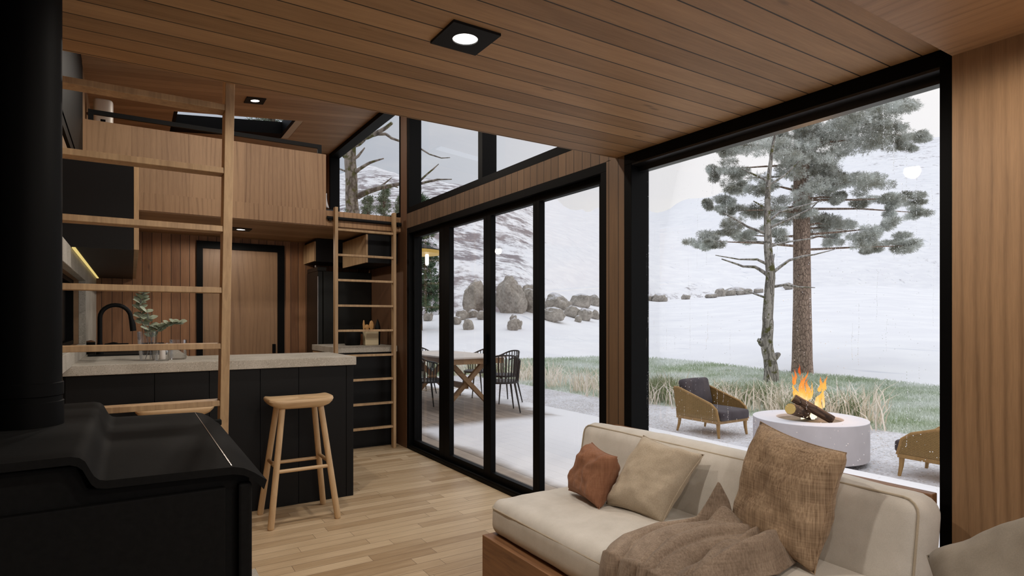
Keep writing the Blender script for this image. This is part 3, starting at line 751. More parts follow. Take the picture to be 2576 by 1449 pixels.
MB().box(1.985, W-.006, 0, .785, 0, .30).build('body', M['cab'], u2); MB().box(1.966, 1.984, .0, .78, 0, .28).build('door', M['oakZ'], u2)
pt = thing('cooking_pot', 'round black lidded pot on the small worktop', 'pot', (1.935, 6.10, 1.006))
MB().lathe([(.07, 0), (.078, .01), (.082, .06), (.08, .14), (.076, .142)], n=32).build('body', M['blackm'], pt, smooth=True)
MB().lathe([(.082, .142), (.08, .152), (.05, .17), (.015, .176), (.014, .19), (.018, .2), (.0, .203)], n=32).build('lid', M['blackm'], pt, smooth=True)
ub = thing('utensil_crock', 'cream square utensil holder on the small worktop, right of the pot', 'holder', (2.10, 6.02, 1.006))
MB().box(-.07, .07, -.05, .05, 0, .155).build('body', M['crock'], ub, bevel=.008)
for lb_, dx, dx2, hh, wd in (('slim wooden spatula leaning left in the utensil holder', -.045, -.085, .26, .012), ('broad wooden spoon upright in the utensil holder', .0, .012, .255, .026), ('flat wooden turner tilted in the utensil holder', -.02, -.05, .215, .03)):
    t = thing('wooden_utensil', lb_, 'utensil', (2.10+dx, 6.02, 1.163), 0, 'utensils in the holder')
    MB().tube([(0, 0, 0), ((dx2-dx)*.6, 0, (hh-.155)*.5)], .006, 8).build('handle', M['cane'], t, smooth=True)
    e = MB().lathe([(.004, 0), (wd*.8, .02), (wd, (hh-.155)*.55), (wd*.6, (hh-.155)*.9), (.002, hh-.155)], ((dx2-dx)*.7, 0, .0), 14, 1, .4).build('blade', M['cane'], t, smooth=True)
t = tag(MB().tube([(2.185, 6.06, 1.006), (2.19, 6.06, 1.19)], [.03, .03], 12).lathe([(.03, 0), (.022, .03), (.006, .08), (.001, .09)], (2.19, 6.06, 1.19), 12).build('pepper_mill', M['blackm'], smooth=True), 'tall dark pepper mill in the corner behind the utensil holder', 'mill')
t = tag(MB().prism([(-.11, 0), (.02, 0), (.02, .10), (-.05, .13), (-.11, .1)], 1, 0, .016).build('cutting_board', M['terracotta'], bevel=.004), 'small orange-brown board leaning between pot and utensil holder', 'board'); t.location = (2.06, 6.14, 1.006)

# ------------------------------------------------------------------ things in the loft
wh = thing('water_heater', 'white rounded water heater with black display on the loft wall', 'heater', (-.205, 6.33, 2.965))
pr = []
for k in range(25):
    q = 2*pi*k/24; ex = .5
    pr.append((.072*math.copysign(abs(cos(q))**ex, cos(q)), .09*math.copysign(abs(sin(q))**ex, sin(q))))
MB().prism(pr[:-1], 2, 0, .215).build('body', M['white'], wh, smooth=True, bevel=.012, angle=30)
MB().box(-.018, .018, -.092, -.088, .005, .035).build('display', M['dglass'], wh)
MB().box(-.121, -.06, .02, .05, .09, .11).build('bracket', M['veneerK'], wh)
fp = thing('potted_fern', 'small green leafy fern behind the loft guard panel', 'plant', (.0, 6.15, 2.305))
MB().lathe([(.06, 0), (.09, .16), (.085, .165), (.06, .15)], n=24).build('pot', M['crock'], fp, smooth=True)
lb = MB(); random.seed(5)
for k in range(26):
    q = k*2.4; r_ = random.uniform(.3, .8); p0 = Vector((0, 0, .15)); tip = Vector((cos(q)*.13*r_, sin(q)*.13*r_, .60-.1*r_))
    lb.tube([p0, p0.lerp(tip, .6)+Vector((0, 0, .04)), tip], [.003, .002, .001], 5)
    for j in range(6):
        c = p0.lerp(tip, .55+.08*j); leaf(lb, c, (cos(q+1.2*(-1)**j), sin(q+1.2*(-1)**j), .35), (0, 0, 1), .045, .35)
lb.build('fronds', M['fern'], fp, smooth=True, angle=180)
mt = tag(weld(rounded(.16, .5, .012, .01, 8).build('mattress', M['greyblk'], smooth=True, angle=180)), 'dark grey mattress edge lying on the loft floor by the window', 'mattress'); mt.location = (1.50, 6.26, 2.318)
pl_ = tag(weld(pillow((1.36, 5.80, 2.345), (1.612, 5.80, 2.345), (1.605, 5.86, 2.50), (1.36, 5.86, 2.50), .04, (-.1, -1, .2), seed=2).build('bed_pillow', M['linen'], smooth=True, angle=180)), 'white bed pillow at the end of the loft guard panel', 'pillow')
# ------------------------------------------------------------------ bar stools
def stool(label, x, y):
    t = thing('bar_stool', label, 'stool', (x, y, 0), 0, 'bar stools')
    b = MB()
    hx, hy = .203, .145
    def ring(f, z):
        vs = []
        for k in range(48):
            q = 2*pi*k/48; e = .42
            vs.append((hx*f*math.copysign(abs(cos(q))**e, cos(q)), hy*(f-.0)*math.copysign(abs(sin(q))**e, sin(q)), z+.012*(abs(cos(q))**3)))
        return vs
    lv = [(.80, .713), (.90, .722), (.97, .738), (1., .752), (.985, .763), (.95, .768), (.75, .766), (.4, .764), (.02, .763)]
    for f, z in lv: b.v += ring(f, z)
    for i in range(len(lv)-1):
        for k in range(48): b.f.append((i*48+k, i*48+(k+1) % 48, (i+1)*48+(k+1) % 48, (i+1)*48+k))
    b.f.append(tuple(range(48))[::-1]); b.f.append(tuple((len(lv)-1)*48+k for k in range(48)))
    b.build('seat', M['stoolX'], t, smooth=True)
    F = {}
    for sx in (-1, 1):
        for sy in (-1, 1):
            top = Vector((sx*.118, sy*.085, .715)); bot = Vector((sx*.203, sy*.174, 0)); F[sx, sy] = (top, bot)
            P = [bot, bot+Vector((0, 0, .006)), bot.lerp(top, .02), top]
            MB().tube([bot, bot.lerp(top, .006), bot.lerp(top, .02), top], [.015, .018, .0195, .0185], 20).build('leg', M['stoolZ'], t, smooth=True, angle=50)
    def at(k, z): a, c = F[k]; return c.lerp(a, z/.715)
    for z, a, c, mm in ((.335, (-1, -1), (1, -1), 'stoolX'), (.335, (-1, 1), (1, 1), 'stoolX'), (.36, (-1, -1), (-1, 1), 'stoolY'), (.36, (1, -1), (1, 1), 'stoolY')):
        MB().tube([at(a, z), at(c, z)], .0115, 14).build('stretcher', M[mm], t, smooth=True)
    return t
stool('light oak bar stool fully in view in front of the black island', .911, 3.984)
stool('light oak bar stool mostly hidden behind the wood stove and ladder', .215, 3.984)

# ------------------------------------------------------------------ sofa
so = thing('sofa', 'long cream sofa on a walnut base along the big window', 'sofa', (1.36, .86, 0))
def S(o, x, y, z): o.location = (x-1.36, y-.86, z); return o
MB().box(0, .90, 0, 1.524, .06, .28).build('base', M['walnutY'], so, bevel=.003)
MB().box(.03, .87, .03, 1.49, 0, .06).build('plinth', M['blackm'], so)
MB().box(.862, .90, .05, 1.60, .28, .692).build('back_panel', M['walnutY'], so, bevel=.003)
seat = weld(rounded(.385, .762, .082, .05, 16, (.008, .006, .014), .0035, 3).build('seat_cushion', M['sofa'], so, smooth=True, angle=180)); S(seat, 1.785, 1.628, .358)
bc = weld(rounded(.085, .82, .165, .06, 16, (.012, .006, .02), .0035, 9).build('back_cushion', M['sofa'], so, smooth=True, angle=180)); S(bc, 2.095, 1.68, .548); bc.rotation_euler = (0, radians(10), 0)
def loop_xy(hx, hy, z, r=.05, rad=.003):
    pts = []
    for cx_, cy_, q0 in ((hx-r, hy-r, 0), (-hx+r, hy-r, pi/2), (-hx+r, -hy+r, pi), (hx-r, -hy+r, 1.5*pi)):
        for k in range(5):
            q = q0+pi/2*k/4; pts.append((cx_+r*cos(q), cy_+r*sin(q), z))
    pts.append(pts[0]); return MB().tube(pts, rad, 5)
loop_xy(.3865, .7635, .045, .05, .0034).build('piping', M['piping'], seat, smooth=True)
pp = []
for cy_, cz_, q0 in ((.76, .105, 0), (-.76, .105, pi/2), (-.76, -.105, pi), (.76, -.105, 1.5*pi)):
    for k in range(5):
        q = q0+pi/2*k/4; pp.append((-.070, cy_+.046*cos(q), cz_+.046*sin(q)))
MB().tube(pp+[pp[0]], .0038, 6).build('piping', M['piping'], bc, smooth=True)

def cushion(name, label, cs, T, nrm, m, seed, wr=.006, pinch=.07, grp='loose cushions on the sofa'):
    c = sum((Vector(x) for x in cs), Vector())/4
    lc = [Vector(x)-c for x in cs]
    o = weld(pillow(*lc, T, nrm, wr, seed, pinch).build(name, m, smooth=True, angle=180)); o.location = c
    seam(*lc, pinch=pinch, rad=.0022).build('seam', m, o, smooth=True)
    return tag(o, label, 'cushion', grp)
cushion('scatter_cushion', 'large brown burlap cushion standing beside the throw on the sofa', [(1.975, 1.494, .458), (1.845, 1.088, .452), (1.935, 1.035, .84), (2.02, 1.405, .88)], .075, (-.95, .31, .12), M['burlap'], 3, .012)
cushion('scatter_cushion', 'plain beige square cushion leaning back behind the rust one', [(1.766, 2.0, .452), (1.80, 1.698, .445), (1.985, 1.641, .713), (1.955, 1.955, .745)], .07, (-.8, -.05, .6), M['beige'], 8, .010, .09)
cushion('scatter_cushion', 'small rust-red cushion at the far end of the sofa', [(1.745, 2.235, .462), (1.70, 1.965, .450), (1.80, 1.96, .665), (1.83, 2.165, .69)], .07, (-.85, .15, .5), M['rust'], 5, .013, .10)

# throw blanket: gathered near the cushions, fanning over the front edge
th = thing('throw_blanket', 'crumpled brown woven throw draped over the sofa seat front', 'blanket', (1.65, 1.42, .448))
Lb = [(1.885, 1.50), (1.70, 1.66), (1.55, 1.655), (1.41, 1.60)]
Rb = [(1.915, 1.17), (1.72, 1.13), (1.56, 1.16), (1.41, 1.20)]
def ev(P, t):
    t *= 3; i = min(int(t), 2); f = t-i
    return P[i][0]+(P[i+1][0]-P[i][0])*f, P[i][1]+(P[i+1][1]-P[i][1])*f
def ridge(t): return abs(sin(t))**.85
def thr(a, c):
    """a across (far to near), c from the gathered end to the hanging hem"""
    top = .80
    k = min(1, c/top)
    l = ev(Lb, k); r_ = ev(Rb, k); x = l[0]+(r_[0]-l[0])*a; y = l[1]+(r_[1]-l[1])*a
    wv = noise.noise((a*2.3, k*.8, 3)); w2 = noise.noise((a*4, k*1.0, 8))
    ph = a*7.2+1.1*sin(2.2*k+1.5*a)+1.0*wv
    env = min(1, 7*a)*min(1, 9*(1-a))*.8+.2
    f1 = ridge(ph+.6); f2 = ridge(ph*2.3+2.2*w2+1.1); f3 = .5+.5*noise.noise((a*13+k*2, k*5, 2))
    hgt = .028+.042*sin(pi*min(1, .15+k*.85))**1.2
    fold = env*(hgt*f1+.022*f2*(1-.3*f1)+.004*f3)
    z = fold+.006
    dx_, dy_ = x-1.865, y-1.475; rr = sqrt((dx_/.075)**2+(dy_/.10)**2)
    z += .125*max(0, 1-rr)**1.3+.03*exp(-rr*rr*.5)
    roll = exp(-((a-.80-.10*sin(3*k))/.055)**2)*exp(-((k-.30)/.28)**2); z += .048*roll
    roll2 = exp(-((a-.60-.28*k)/.045)**2)*max(0, 1-k)**.5; z += .040*roll2
    roll3 = exp(-((a-.93)/.04)**2)*exp(-((k-.45)/.35)**2); z += .03*roll3
    if c > top:
        s = (c-top)/(1-top)
        dz = .20*s; out = .022*sin(min(1, s*2.2)*pi/2)+fold*.8
        x -= out; z = z*(1-s*.9)-dz; y += (a-.5)*.02*s+.01*sin(ph)*s
    else:
        e = max(0, (k-.86)/.14); z -= .014*e*e
    return (x-1.65, y-1.42, z-.002)
o = MB().grid(thr, 190, 130).build('cloth', M['throw'], th, smooth=True, angle=180)
sm = o.modifiers.new('thickness', 'SOLIDIFY'); sm.thickness = .004; sm.offset = 1
MB().grid(lambda a, c: (1.84+.10*a-.01*c-1.65, 1.44-.10*a+.02*c-1.42, .03+.055*(1-a)*(1-c)+.02*sin(5*a)*c), 10, 8).build('loose_corner', M['throw'], th, smooth=True, angle=180)

# armchair just inside the frame, with its grey cushion
ac = thing('armchair', 'low grey armchair beside the camera, only its cushion in view', 'armchair', (1.62, .42, 0))
MB().box(-.34, .34, -.34, .30, .30, .44).build('seat', M['greyp'], ac, bevel=.03, seg=3)
for sx in (-1, 1):
    for sy in (-1, 1): MB().box(sx*.29-.02, sx*.29+.02, sy*.27-.02-.02, sy*.27+.02-.02, 0, .30).build('leg', M['walnutY'], ac)
cushion('armchair_cushion', 'plump grey cotton cushion in the near right corner', [(1.454, .555, .468), (1.588, .291, .60), (1.826, .376, .90), (1.688, .702, .673)], .085, (-.74, .21, .66), M['greyp'], 12, .010, .06, None)
# ------------------------------------------------------------------ ground and hills (true distances, heightfield by bearing)
HZ = [(-0.4587,15.85,30,1.38,120,30.51),(-0.412,16.15,30.0,1.39,120.0,30.28),(-0.3653,16.47,30.0,1.41,120.0,30.05),(-0.3187,16.8,30.0,1.42,120.0,29.83),(-0.272,17.14,30.0,1.44,120.0,30.12),(-0.2253,17.49,30.0,1.45,120.0,31.02),(-0.1787,17.86,30.0,1.47,120.0,30.4),(-0.132,18.29,30.0,1.52,120.0,29.51),(-0.0853,18.78,30.0,1.59,120.0,28.54),(-0.0387,19.29,30.0,1.66,120.0,27.12),(0.008,19.83,30.0,1.74,120.0,25.71),(0.0547,20.31,32.8,1.89,137.5,27.99),(0.1013,20.81,38.0,2.14,155.0,29.99),(0.148,21.13,45.4,2.51,172.4,31.78),(0.1947,21.19,55.5,2.95,189.2,34.75),(0.2413,20.42,62.9,3.36,200.7,37.37),(0.288,19.23,65.4,3.62,202.7,39.2),(0.3347,18.17,67.9,3.96,204.6,41.89),(0.3813,16.8,70.1,4.33,206.6,45.96),(0.428,15.56,70.6,4.73,208.5,49.54),(0.4747,14.81,71.1,5.13,210.5,53.05),(0.5213,14.25,71.6,5.24,212.4,56.62),(0.568,13.73,72.0,5.35,214.4,59.62),(0.6147,13.03,72.5,5.42,216.3,62.05),(0.6613,12.36,73.0,5.24,218.3,64.52),(0.708,11.76,73.5,5.06,220.2,67.02),(0.7547,11.36,74.0,4.95,222.2,69.11),(0.8013,11.03,74.5,4.86,224.1,71.1),(0.848,10.72,75.0,4.77,226.1,73.13),(0.8947,10.43,75.5,4.68,228.0,75.17),(0.9413,10.15,76.0,4.58,230.0,77.24)]
SA, CA = sin(atan(958/1500)), cos(atan(958/1500))
def hz(r):
    if r <= HZ[0][0]: return HZ[0][1:]
    for a, c in zip(HZ, HZ[1:]):
        if r <= c[0]:
            f = (r-a[0])/(c[0]-a[0]); return [a[k]+(c[k]-a[k])*f for k in range(1, 6)]
    return HZ[-1][1:]
def xy(r, p): return (SA+r*CA)*p, (CA-r*SA)*p
def pb(r):
    k = max(.05, SA+r*CA); return min((7.3+1.1*min(1, max(0, (r-.1)/.5)))/k, hz(r)[0]*.8)
def ground(r, p):
    pe, p1, z1, p2, z2 = hz(r); q = min(9, pe*.6)
    if p < q: return -.2
    if p < pe: return -.2+.15*((p-q)/(pe-q))**1.3
    if p < p1: return -.05+(z1+.05)*(p-pe)/(p1-pe)
    pm = p1*1.18
    if p < pm: return z1-.9*sin(pi*(p-p1)/(pm-p1)*.5)
    f = (p-pm)/(p2-pm); return z1-.9+(z2-z1+.9)*(f**.8)
RS = [-.47+.0105*k for k in range(140)]
def sheet(name, m, rows, heath=None, smooth=True):
    """rows: function r -> list of depths"""
    b = MB(); k = None; hv = []
    for r in RS:
        ps = rows(r); k = len(ps)
        for p in ps:
            x, y = xy(r, p); z = ground(r, p)
            if heath: z += heath(r, p, x, y, hv)
            b.v.append((x, y, z))
    for i in range(len(RS)-1):
        for j in range(k-1): b.f.append((i*k+j, i*k+j+1, (i+1)*k+j+1, (i+1)*k+j))
    o = b.build(name, m, smooth=smooth, angle=180)
    if heath:
        at = o.data.attributes.new('heath', 'FLOAT', 'POINT'); at.data.foreach_set('value', hv)
    return o
def lsp(a, c, n): return [a+(c-a)*k/(n-1) for k in range(n)]
tag(sheet('ground_gravel', M['gravel'], lambda r: lsp(min(2.45/max(.05, SA+r*CA), pb(r)*.5), pb(r), 14)), kind='structure')
turf = tag(sheet('ground_turf', M['turf'], lambda r: lsp(pb(r), hz(r)[0], 12)), kind='structure')
def fsnow(r, p, x, y, hv):
    pe, p1, z1, p2, z2 = hz(r)
    hv.append(.02); e = min(1, max(0, (p-pe)/3))*min(1, max(0, (p1-p)/4))
    return e*.10*noise.noise((x*.12, y*.12, 0))
tag(sheet('ground_snow', M['snow'], lambda r: lsp(hz(r)[0]-.02, hz(r)[1], 26), fsnow), kind='structure')
def fhill(r, p, x, y, hv):
    pe, p1, z1, p2, z2 = hz(r); f = max(0, (p-p1)/(p2-p1))
    cliff = 1-min(1, max(0, (r-.02)/.06))
    band = exp(-((r-.30)/.10)**2)*exp(-((f-.05)/.10)**2)*.55
    right = min(1, max(0, (r-.46)/.20))*(.42+.30*f)
    h = .14+.57*cliff*(1-.25*f)+band+right*.5
    hv.append(min(1, h))
    a = min(1, f*6)*min(1, (1-f)*5)
    return a*(1.2+.5*cliff)*(noise.noise((x*.045, y*.045, 3))+.5*noise.noise((x*.12, y*.12, 5)))*(.5+1.2*f)
tag(sheet('hills', M['snow'], lambda r: [hz(r)[1]+(hz(r)[3]-hz(r)[1])*(k/44)**1.3 for k in range(45)]+[hz(r)[3]*1.3], fhill), kind='structure')
# deck
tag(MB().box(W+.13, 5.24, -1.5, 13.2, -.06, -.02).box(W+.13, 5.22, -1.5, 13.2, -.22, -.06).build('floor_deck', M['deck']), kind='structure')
tag(MB().box(T1, 5.24, 9.9, 9.92, 0, .012).build('trim_deck', M['sill']), kind='structure')

# grass blades and dry reeds (too many to count)
rng = np.random.default_rng(3)
def blade_mesh(name, m, base, h, w_, lean, segs=1):
    n = len(base); a = rng.uniform(0, 2*pi, n); la = rng.uniform(0, 2*pi, n); ll = rng.uniform(.1, 1, n)*lean
    dx = np.cos(a)*w_; dy = np.sin(a)*w_
    ox = np.cos(la)*ll*h; oy = np.sin(la)*ll*h
    z = np.zeros(n)
    v0 = base+np.stack([dx, dy, z], 1); v1 = base-np.stack([dx, dy, z], 1)
    m0 = base+np.stack([ox*.3+dx*.8, oy*.3+dy*.8, h*.55], 1); m1 = base+np.stack([ox*.3-dx*.8, oy*.3-dy*.8, h*.55], 1)
    tp = base+np.stack([ox, oy, h*np.sqrt(np.maximum(.2, 1-(ll*.6)**2))], 1)
    V = np.concatenate([v0, v1, m0, m1, tp]); i = np.arange(n)
    q = np.stack([i, i+n, i+3*n, i+2*n], 1); t = np.stack([i+2*n, i+3*n, i+4*n], 1)
    me = bpy.data.meshes.new(name); me.vertices.add(len(V)); me.vertices.foreach_set('co', V.ravel())
    me.loops.add(7*n); me.polygons.add(2*n)
    me.loops.foreach_set('vertex_index', np.concatenate([q.ravel(), t.ravel()]).astype(np.int32))
    me.polygons.foreach_set('loop_start', np.concatenate([np.arange(n)*4, 4*n+np.arange(n)*3]).astype(np.int32))
    me.update(calc_edges=True); me.validate(); me.materials.append(m)
    o = bpy.data.objects.new(name, me); col.objects.link(o); return o
def scatter(n, rlo, rhi, t0, t1, z=0.):
    out = []
    for k in range(n):
        r = rng.uniform(rlo, rhi); a = pb(r); c = hz(r)[0]; t_ = rng.uniform(t0, t1); p = a+(c-a)*t_
        x, y = xy(r, p); out.append((x, y, ground(r, p)+z))
    return np.array(out)
bs = scatter(70000, -.30, .86, .0, 1.0)
dist = np.hypot(bs[:, 0], bs[:, 1])
tag(blade_mesh('turf_grass', M['blade'], bs, rng.uniform(.03, .07, len(bs))*(.6+dist/22), .0025+dist*.0003, 1.0), 'short frosty green grass growing between the gravel and the snow', 'grass', kind='stuff')
# tufts
def tufts(cent, per, hlo, hhi, spread):
    out = []; hh = []
    for (x, y, z, s) in cent:
        k = int(per*s); q = rng.uniform(0, 2*pi, k); d_ = rng.uniform(0, 1, k)**.6*spread*s
        out.append(np.stack([x+np.cos(q)*d_, y+np.sin(q)*d_, np.full(k, z)], 1)); hh.append(rng.uniform(hlo, hhi, k)*s**.4)
    return np.concatenate(out), np.concatenate(hh)
cent = []
for k in range(165):
    r = rng.uniform(-.27, .62); a = pb(r); p = a+rng.uniform(-.1, 1.9)*(1 if r < .45 else .8); x, y = xy(r, p); cent.append((x, y, ground(r, p), rng.uniform(.6, 1.15)))
V, hh = tufts(cent, 13, .26, .58, .17)
tag(blade_mesh('dry_reeds', M['reed'], V, hh, .0115, 1.0), 'pale dry reed tufts along the edge of the gravel', 'reeds', kind='stuff')
cent = []
for k in range(26):
    r = rng.uniform(-.2, .58) if k > 5 else rng.uniform(.235, .285); a = pb(r); p = a+rng.uniform(0, 1.6); x, y = xy(r, p); cent.append((x, y, ground(r, p), rng.uniform(.7, 1.2)))
V, hh = tufts(cent, 120, .25, .50, .24)
tag(blade_mesh('green_tufts', M['bladeg'], V, hh, .005, .8), 'darker green grass tufts standing among the pale reeds', 'grass', kind='stuff')

# ------------------------------------------------------------------ boulders
ROCK = [(16.02,25.13,1.69,1.49,1.83),(17.45,25.52,1.73,1.28,1.44),(15.64,25.72,1.7,1.0,1.61),(11.79,25.81,1.26,0.45,0.45),(13.2,25.03,1.33,0.64,0.45),(13.87,25.2,1.43,0.57,0.38),(11.96,22.14,0.87,0.44,0.47),(12.3,23.82,1.1,0.39,0.39),(13.43,20.97,0.84,0.46,0.53),(13.78,21.1,0.89,0.37,0.47),(14.63,22.81,1.22,0.33,0.33),(13.88,24.36,1.33,0.56,0.41),(17.39,23.54,1.27,1.17,0.66),(20.33,25.7,1.45,0.87,0.65),(20.69,25.11,1.28,0.82,0.69),(19.53,24.19,1.17,0.37,0.37),(22.29,26.11,1.37,0.5,0.5),(20.26,27.05,1.91,1.57,0.9),(25.08,30.85,2.17,1.58,0.9),(27.95,32.81,2.33,0.85,0.85),(44.69,43.84,3.2,0.81,0.65),(45.29,43.1,3.19,1.62,0.81),(50.08,43.83,3.5,0.94,0.6),(53.07,42.87,3.7,1.29,0.52),(55.5,43.7,3.91,1.16,0.98),(56.98,43.46,4.03,1.26,0.76),(57.93,42.86,4.12,1.08,0.63),(58.7,42.49,4.21,1.17,0.72),(59.76,41.81,4.34,1.08,0.63),(63.47,40.5,4.79,1.09,0.87),(57.82,43.4,4.09,2.71,1.08)]
import bmesh
def boulder(i, x, y, z, w_, h_, label, grp):
    bm = bmesh.new(); bmesh.ops.create_icosphere(bm, subdivisions=4 if w_ > .9 and z < 2 else 3, radius=1)
    for v in bm.verts:
        p = v.co.copy(); s = 1+.34*noise.noise(p*1.1+Vector((i*3.1, 0, 0)))+.16*noise.noise(p*2.4+Vector((0, i*5.3, 0)))+.06*noise.noise(p*6)
        q = noise.cell(p*1.3+Vector((i, i, 0)))*.06
        v.co = Vector((p.x*s*w_*.5, p.y*s*w_*.5, (p.z*(s+q)*.56+.42)*h_))
    me = bpy.data.meshes.new('boulder'); bm.to_mesh(me); bm.free(); me.materials.append(M['rock'])
    me.polygons.foreach_set('use_smooth', [True]*len(me.polygons))
    o = bpy.data.objects.new('boulder', me); col.objects.link(o); o.location = (x, y, z-.06*h_); o.rotation_euler = (0, 0, i*1.3)
    tag(o, label, 'boulder', grp)
RL = {0: 'largest grey boulder seen through the third door leaf', 1: 'big grey boulder right behind the largest boulder', 2: 'tall grey boulder left behind the largest boulder', 6: 'single round grey stone low in the second door leaf'}
ROCK[2] = (14.9, 27.0, 1.75, 1.05, 1.7); ROCK[30] = (61.3, 46.0, 4.15, 2.9, 1.15)
for i, (x, y, z, w_, h_) in enumerate(ROCK):
    far = i >= 20
    lb_ = RL.get(i) or ('weathered stone along the far snow crest beyond the big window' if far else 'grey stone lying on the snow beyond the sliding doors')
    boulder(i, x, y, z, w_, h_, lb_, None if i in RL else ('stones on the far snow crest' if far else 'stones on the snow beyond the doors'))

# ------------------------------------------------------------------ trees
def needle_cloud(name, m, blobs, per, ln, wd, parent, up=.35, seed=1, droop=0., split=0):
    """blobs: (x, y, z, rx, rz); sprays of needles inside each"""
    r_ = np.random.default_rng(seed); B = []; D = []; LN = []
    if split:
        nb = []
        for (x, y, z, rx, rz_) in blobs:
            for j in range(split):
                a = r_.uniform(0, 2*pi); e = rx*r_.uniform(.15, .95); k = r_.uniform(.32, .62)
                nb.append((x+cos(a)*e, y+sin(a)*e*.9, z+rz_*r_.uniform(-.85, .75), rx*k*1.3, rz_*k*.7))
        blobs = nb
    for (x, y, z, rx, rz_) in blobs:
        n = int(per*max(.25, rx*rz_*8)**.75)
        k = max(3, n//14)                                # twigs, each with a brush of needles
        c = r_.normal(0, 1, (k, 3)); c /= np.linalg.norm(c, axis=1)[:, None]; c *= r_.uniform(.15, 1, k)[:, None]**.5
        c = c*np.array([rx, rx*.85, rz_])+np.array([x, y, z])
        ii = r_.integers(0, k, n); q = r_.normal(0, 1, (n, 3)); q /= np.linalg.norm(q, axis=1)[:, None]
        out = c[ii]-np.array([x, y, z]); out /= (np.linalg.norm(out, axis=1)[:, None]+1e-6)
        d_ = q*.8+out*.55+np.array([0, 0, up-droop]); d_ /= np.linalg.norm(d_, axis=1)[:, None]
        B.append(c[ii]+q*.02); D.append(d_); LN.append(r_.uniform(.6, 1.1, n)*ln)
    B = np.concatenate(B); D = np.concatenate(D); LN = np.concatenate(LN)[:, None]; n = len(B)
    s = np.cross(D, r_.normal(0, 1, (n, 3))); s /= np.linalg.norm(s, axis=1)[:, None]+1e-9; s *= wd
    V = np.concatenate([B-s*.6, B+s*.6, B+D*LN*.6+s, B+D*LN, B+D*LN*.6-s]); i = np.arange(n)
    F = np.stack([i, i+n, i+2*n, i+3*n, i+4*n], 1).astype(np.int32)
    me = bpy.data.meshes.new(name); me.vertices.add(5*n); me.vertices.foreach_set('co', V.ravel())
    me.loops.add(5*n); me.polygons.add(n); me.loops.foreach_set('vertex_index', F.ravel()); me.polygons.foreach_set('loop_start', (np.arange(n)*5).astype(np.int32))
    me.update(calc_edges=True); me.validate(); me.materials.append(m)
    o = bpy.data.objects.new(name, me); col.objects.link(o); o.parent = parent; return o
PINE = [(1.64,-1.6,6.71,0.36,0.16),(1.11,-1.55,6.48,0.46,0.21),(1.05,-0.89,6.53,0.81,0.33),(0.16,-0.83,6.12,0.71,0.39),(0.89,-1.49,6.14,0.42,0.25),(1.06,-0.88,5.91,0.92,0.4),(1.37,0.03,6.03,0.7,0.35),(2.46,-0.92,6.2,0.39,0.23),(2.94,-1.3,6.16,0.35,0.15),(1.58,-1.6,5.66,0.22,0.14),(0.37,-0.15,5.98,0.49,0.3),(-0.84,0.07,5.98,0.43,0.22),(-1.47,0.24,5.64,0.64,0.32),(-1.12,-0.12,5.39,0.53,0.28),(-1.85,0.58,5.66,0.32,0.22),(-1.06,1.59,5.84,0.2,0.16),(-1.01,1.35,5.37,0.39,0.23),(-1.4,1.55,5.28,0.19,0.19),(-0.73,1.11,5.12,0.5,0.27),(-1.85,0.54,4.65,0.21,0.14),(-1.19,0.36,4.69,0.36,0.22),(0.47,-0.02,5.42,0.45,0.34),(0.71,0.04,5.13,0.5,0.38),(1.25,-0.04,4.91,0.47,0.35),(0.64,0.41,4.88,0.23,0.27),(0.33,-1.09,4.74,0.46,0.25),(1.63,-0.81,4.89,0.38,0.23),(1.57,-0.63,4.54,0.34,0.23),(0.79,-0.49,4.51,0.22,0.15),(1.19,-1.44,4.42,0.39,0.18),(2.2,-1.46,4.5,0.3,0.15),(1.14,-1.6,4.11,0.21,0.18),(3.24,-1.14,4.28,0.27,0.16),(-1.15,1.52,4.49,0.35,0.19),(-1.44,1.02,4.19,0.26,0.15),(-2.24,1.01,4.25,0.11,0.14),(-0.43,1.15,4.35,0.47,0.23),(-0.36,0.39,4.27,0.45,0.26),(0.32,0.62,4.11,0.47,0.23),(0.91,0.16,4.1,0.58,0.23),(0.64,-0.38,3.84,0.45,0.19),(-1.76,0.95,3.74,0.44,0.18),(-1.04,0.88,3.61,0.26,0.19),(-2.23,1.29,3.45,0.33,0.18),(-2.38,0.8,3.35,0.21,0.14),(-0.86,0.14,3.57,0.29,0.22),(1.5,-0.29,3.78,0.46,0.23),(0.46,-1.26,3.43,0.42,0.21),(0.76,-1.45,3.64,0.28,0.18),(2.25,-1.16,3.54,0.38,0.15),(1.69,-1.54,3.27,0.33,0.14),(1.5,-0.88,3.33,0.22,0.15),(0.63,-0.46,3.5,0.19,0.15),(0.03,-0.35,7.15,0.95,0.36),(2.34,-0.43,7.73,0.87,0.32),(-1.13,0.08,6.76,0.61,0.29),(0.31,-0.38,7.9,0.74,0.33)]
pine = thing('pine_tree', 'big frost-covered pine with thick scaly trunk beyond the fire pit', 'tree', (13.947, 8.542, -.22))
MB().tube([(0, 0, -.1), (0, 0, .5), (0, 0, 2), (-.01, .01, 4), (.0, .02, 6), (.0, .02, 9)], [.27, .235, .205, .19, .17, .12], 20).build('trunk', M['pinebark'], pine, smooth=True)
b = MB()
for k, (x, y, z, rx, rz_) in enumerate(PINE):
    if k % 2 == 0 or rx > .45:
        b.tube([(0, 0, z-.05), (x*.5, y*.5, z+.05*math.sin(k)), (x, y, z)], [.035, .022, .009], 6)
b.build('branches', M['pinebark'], pine, smooth=True)
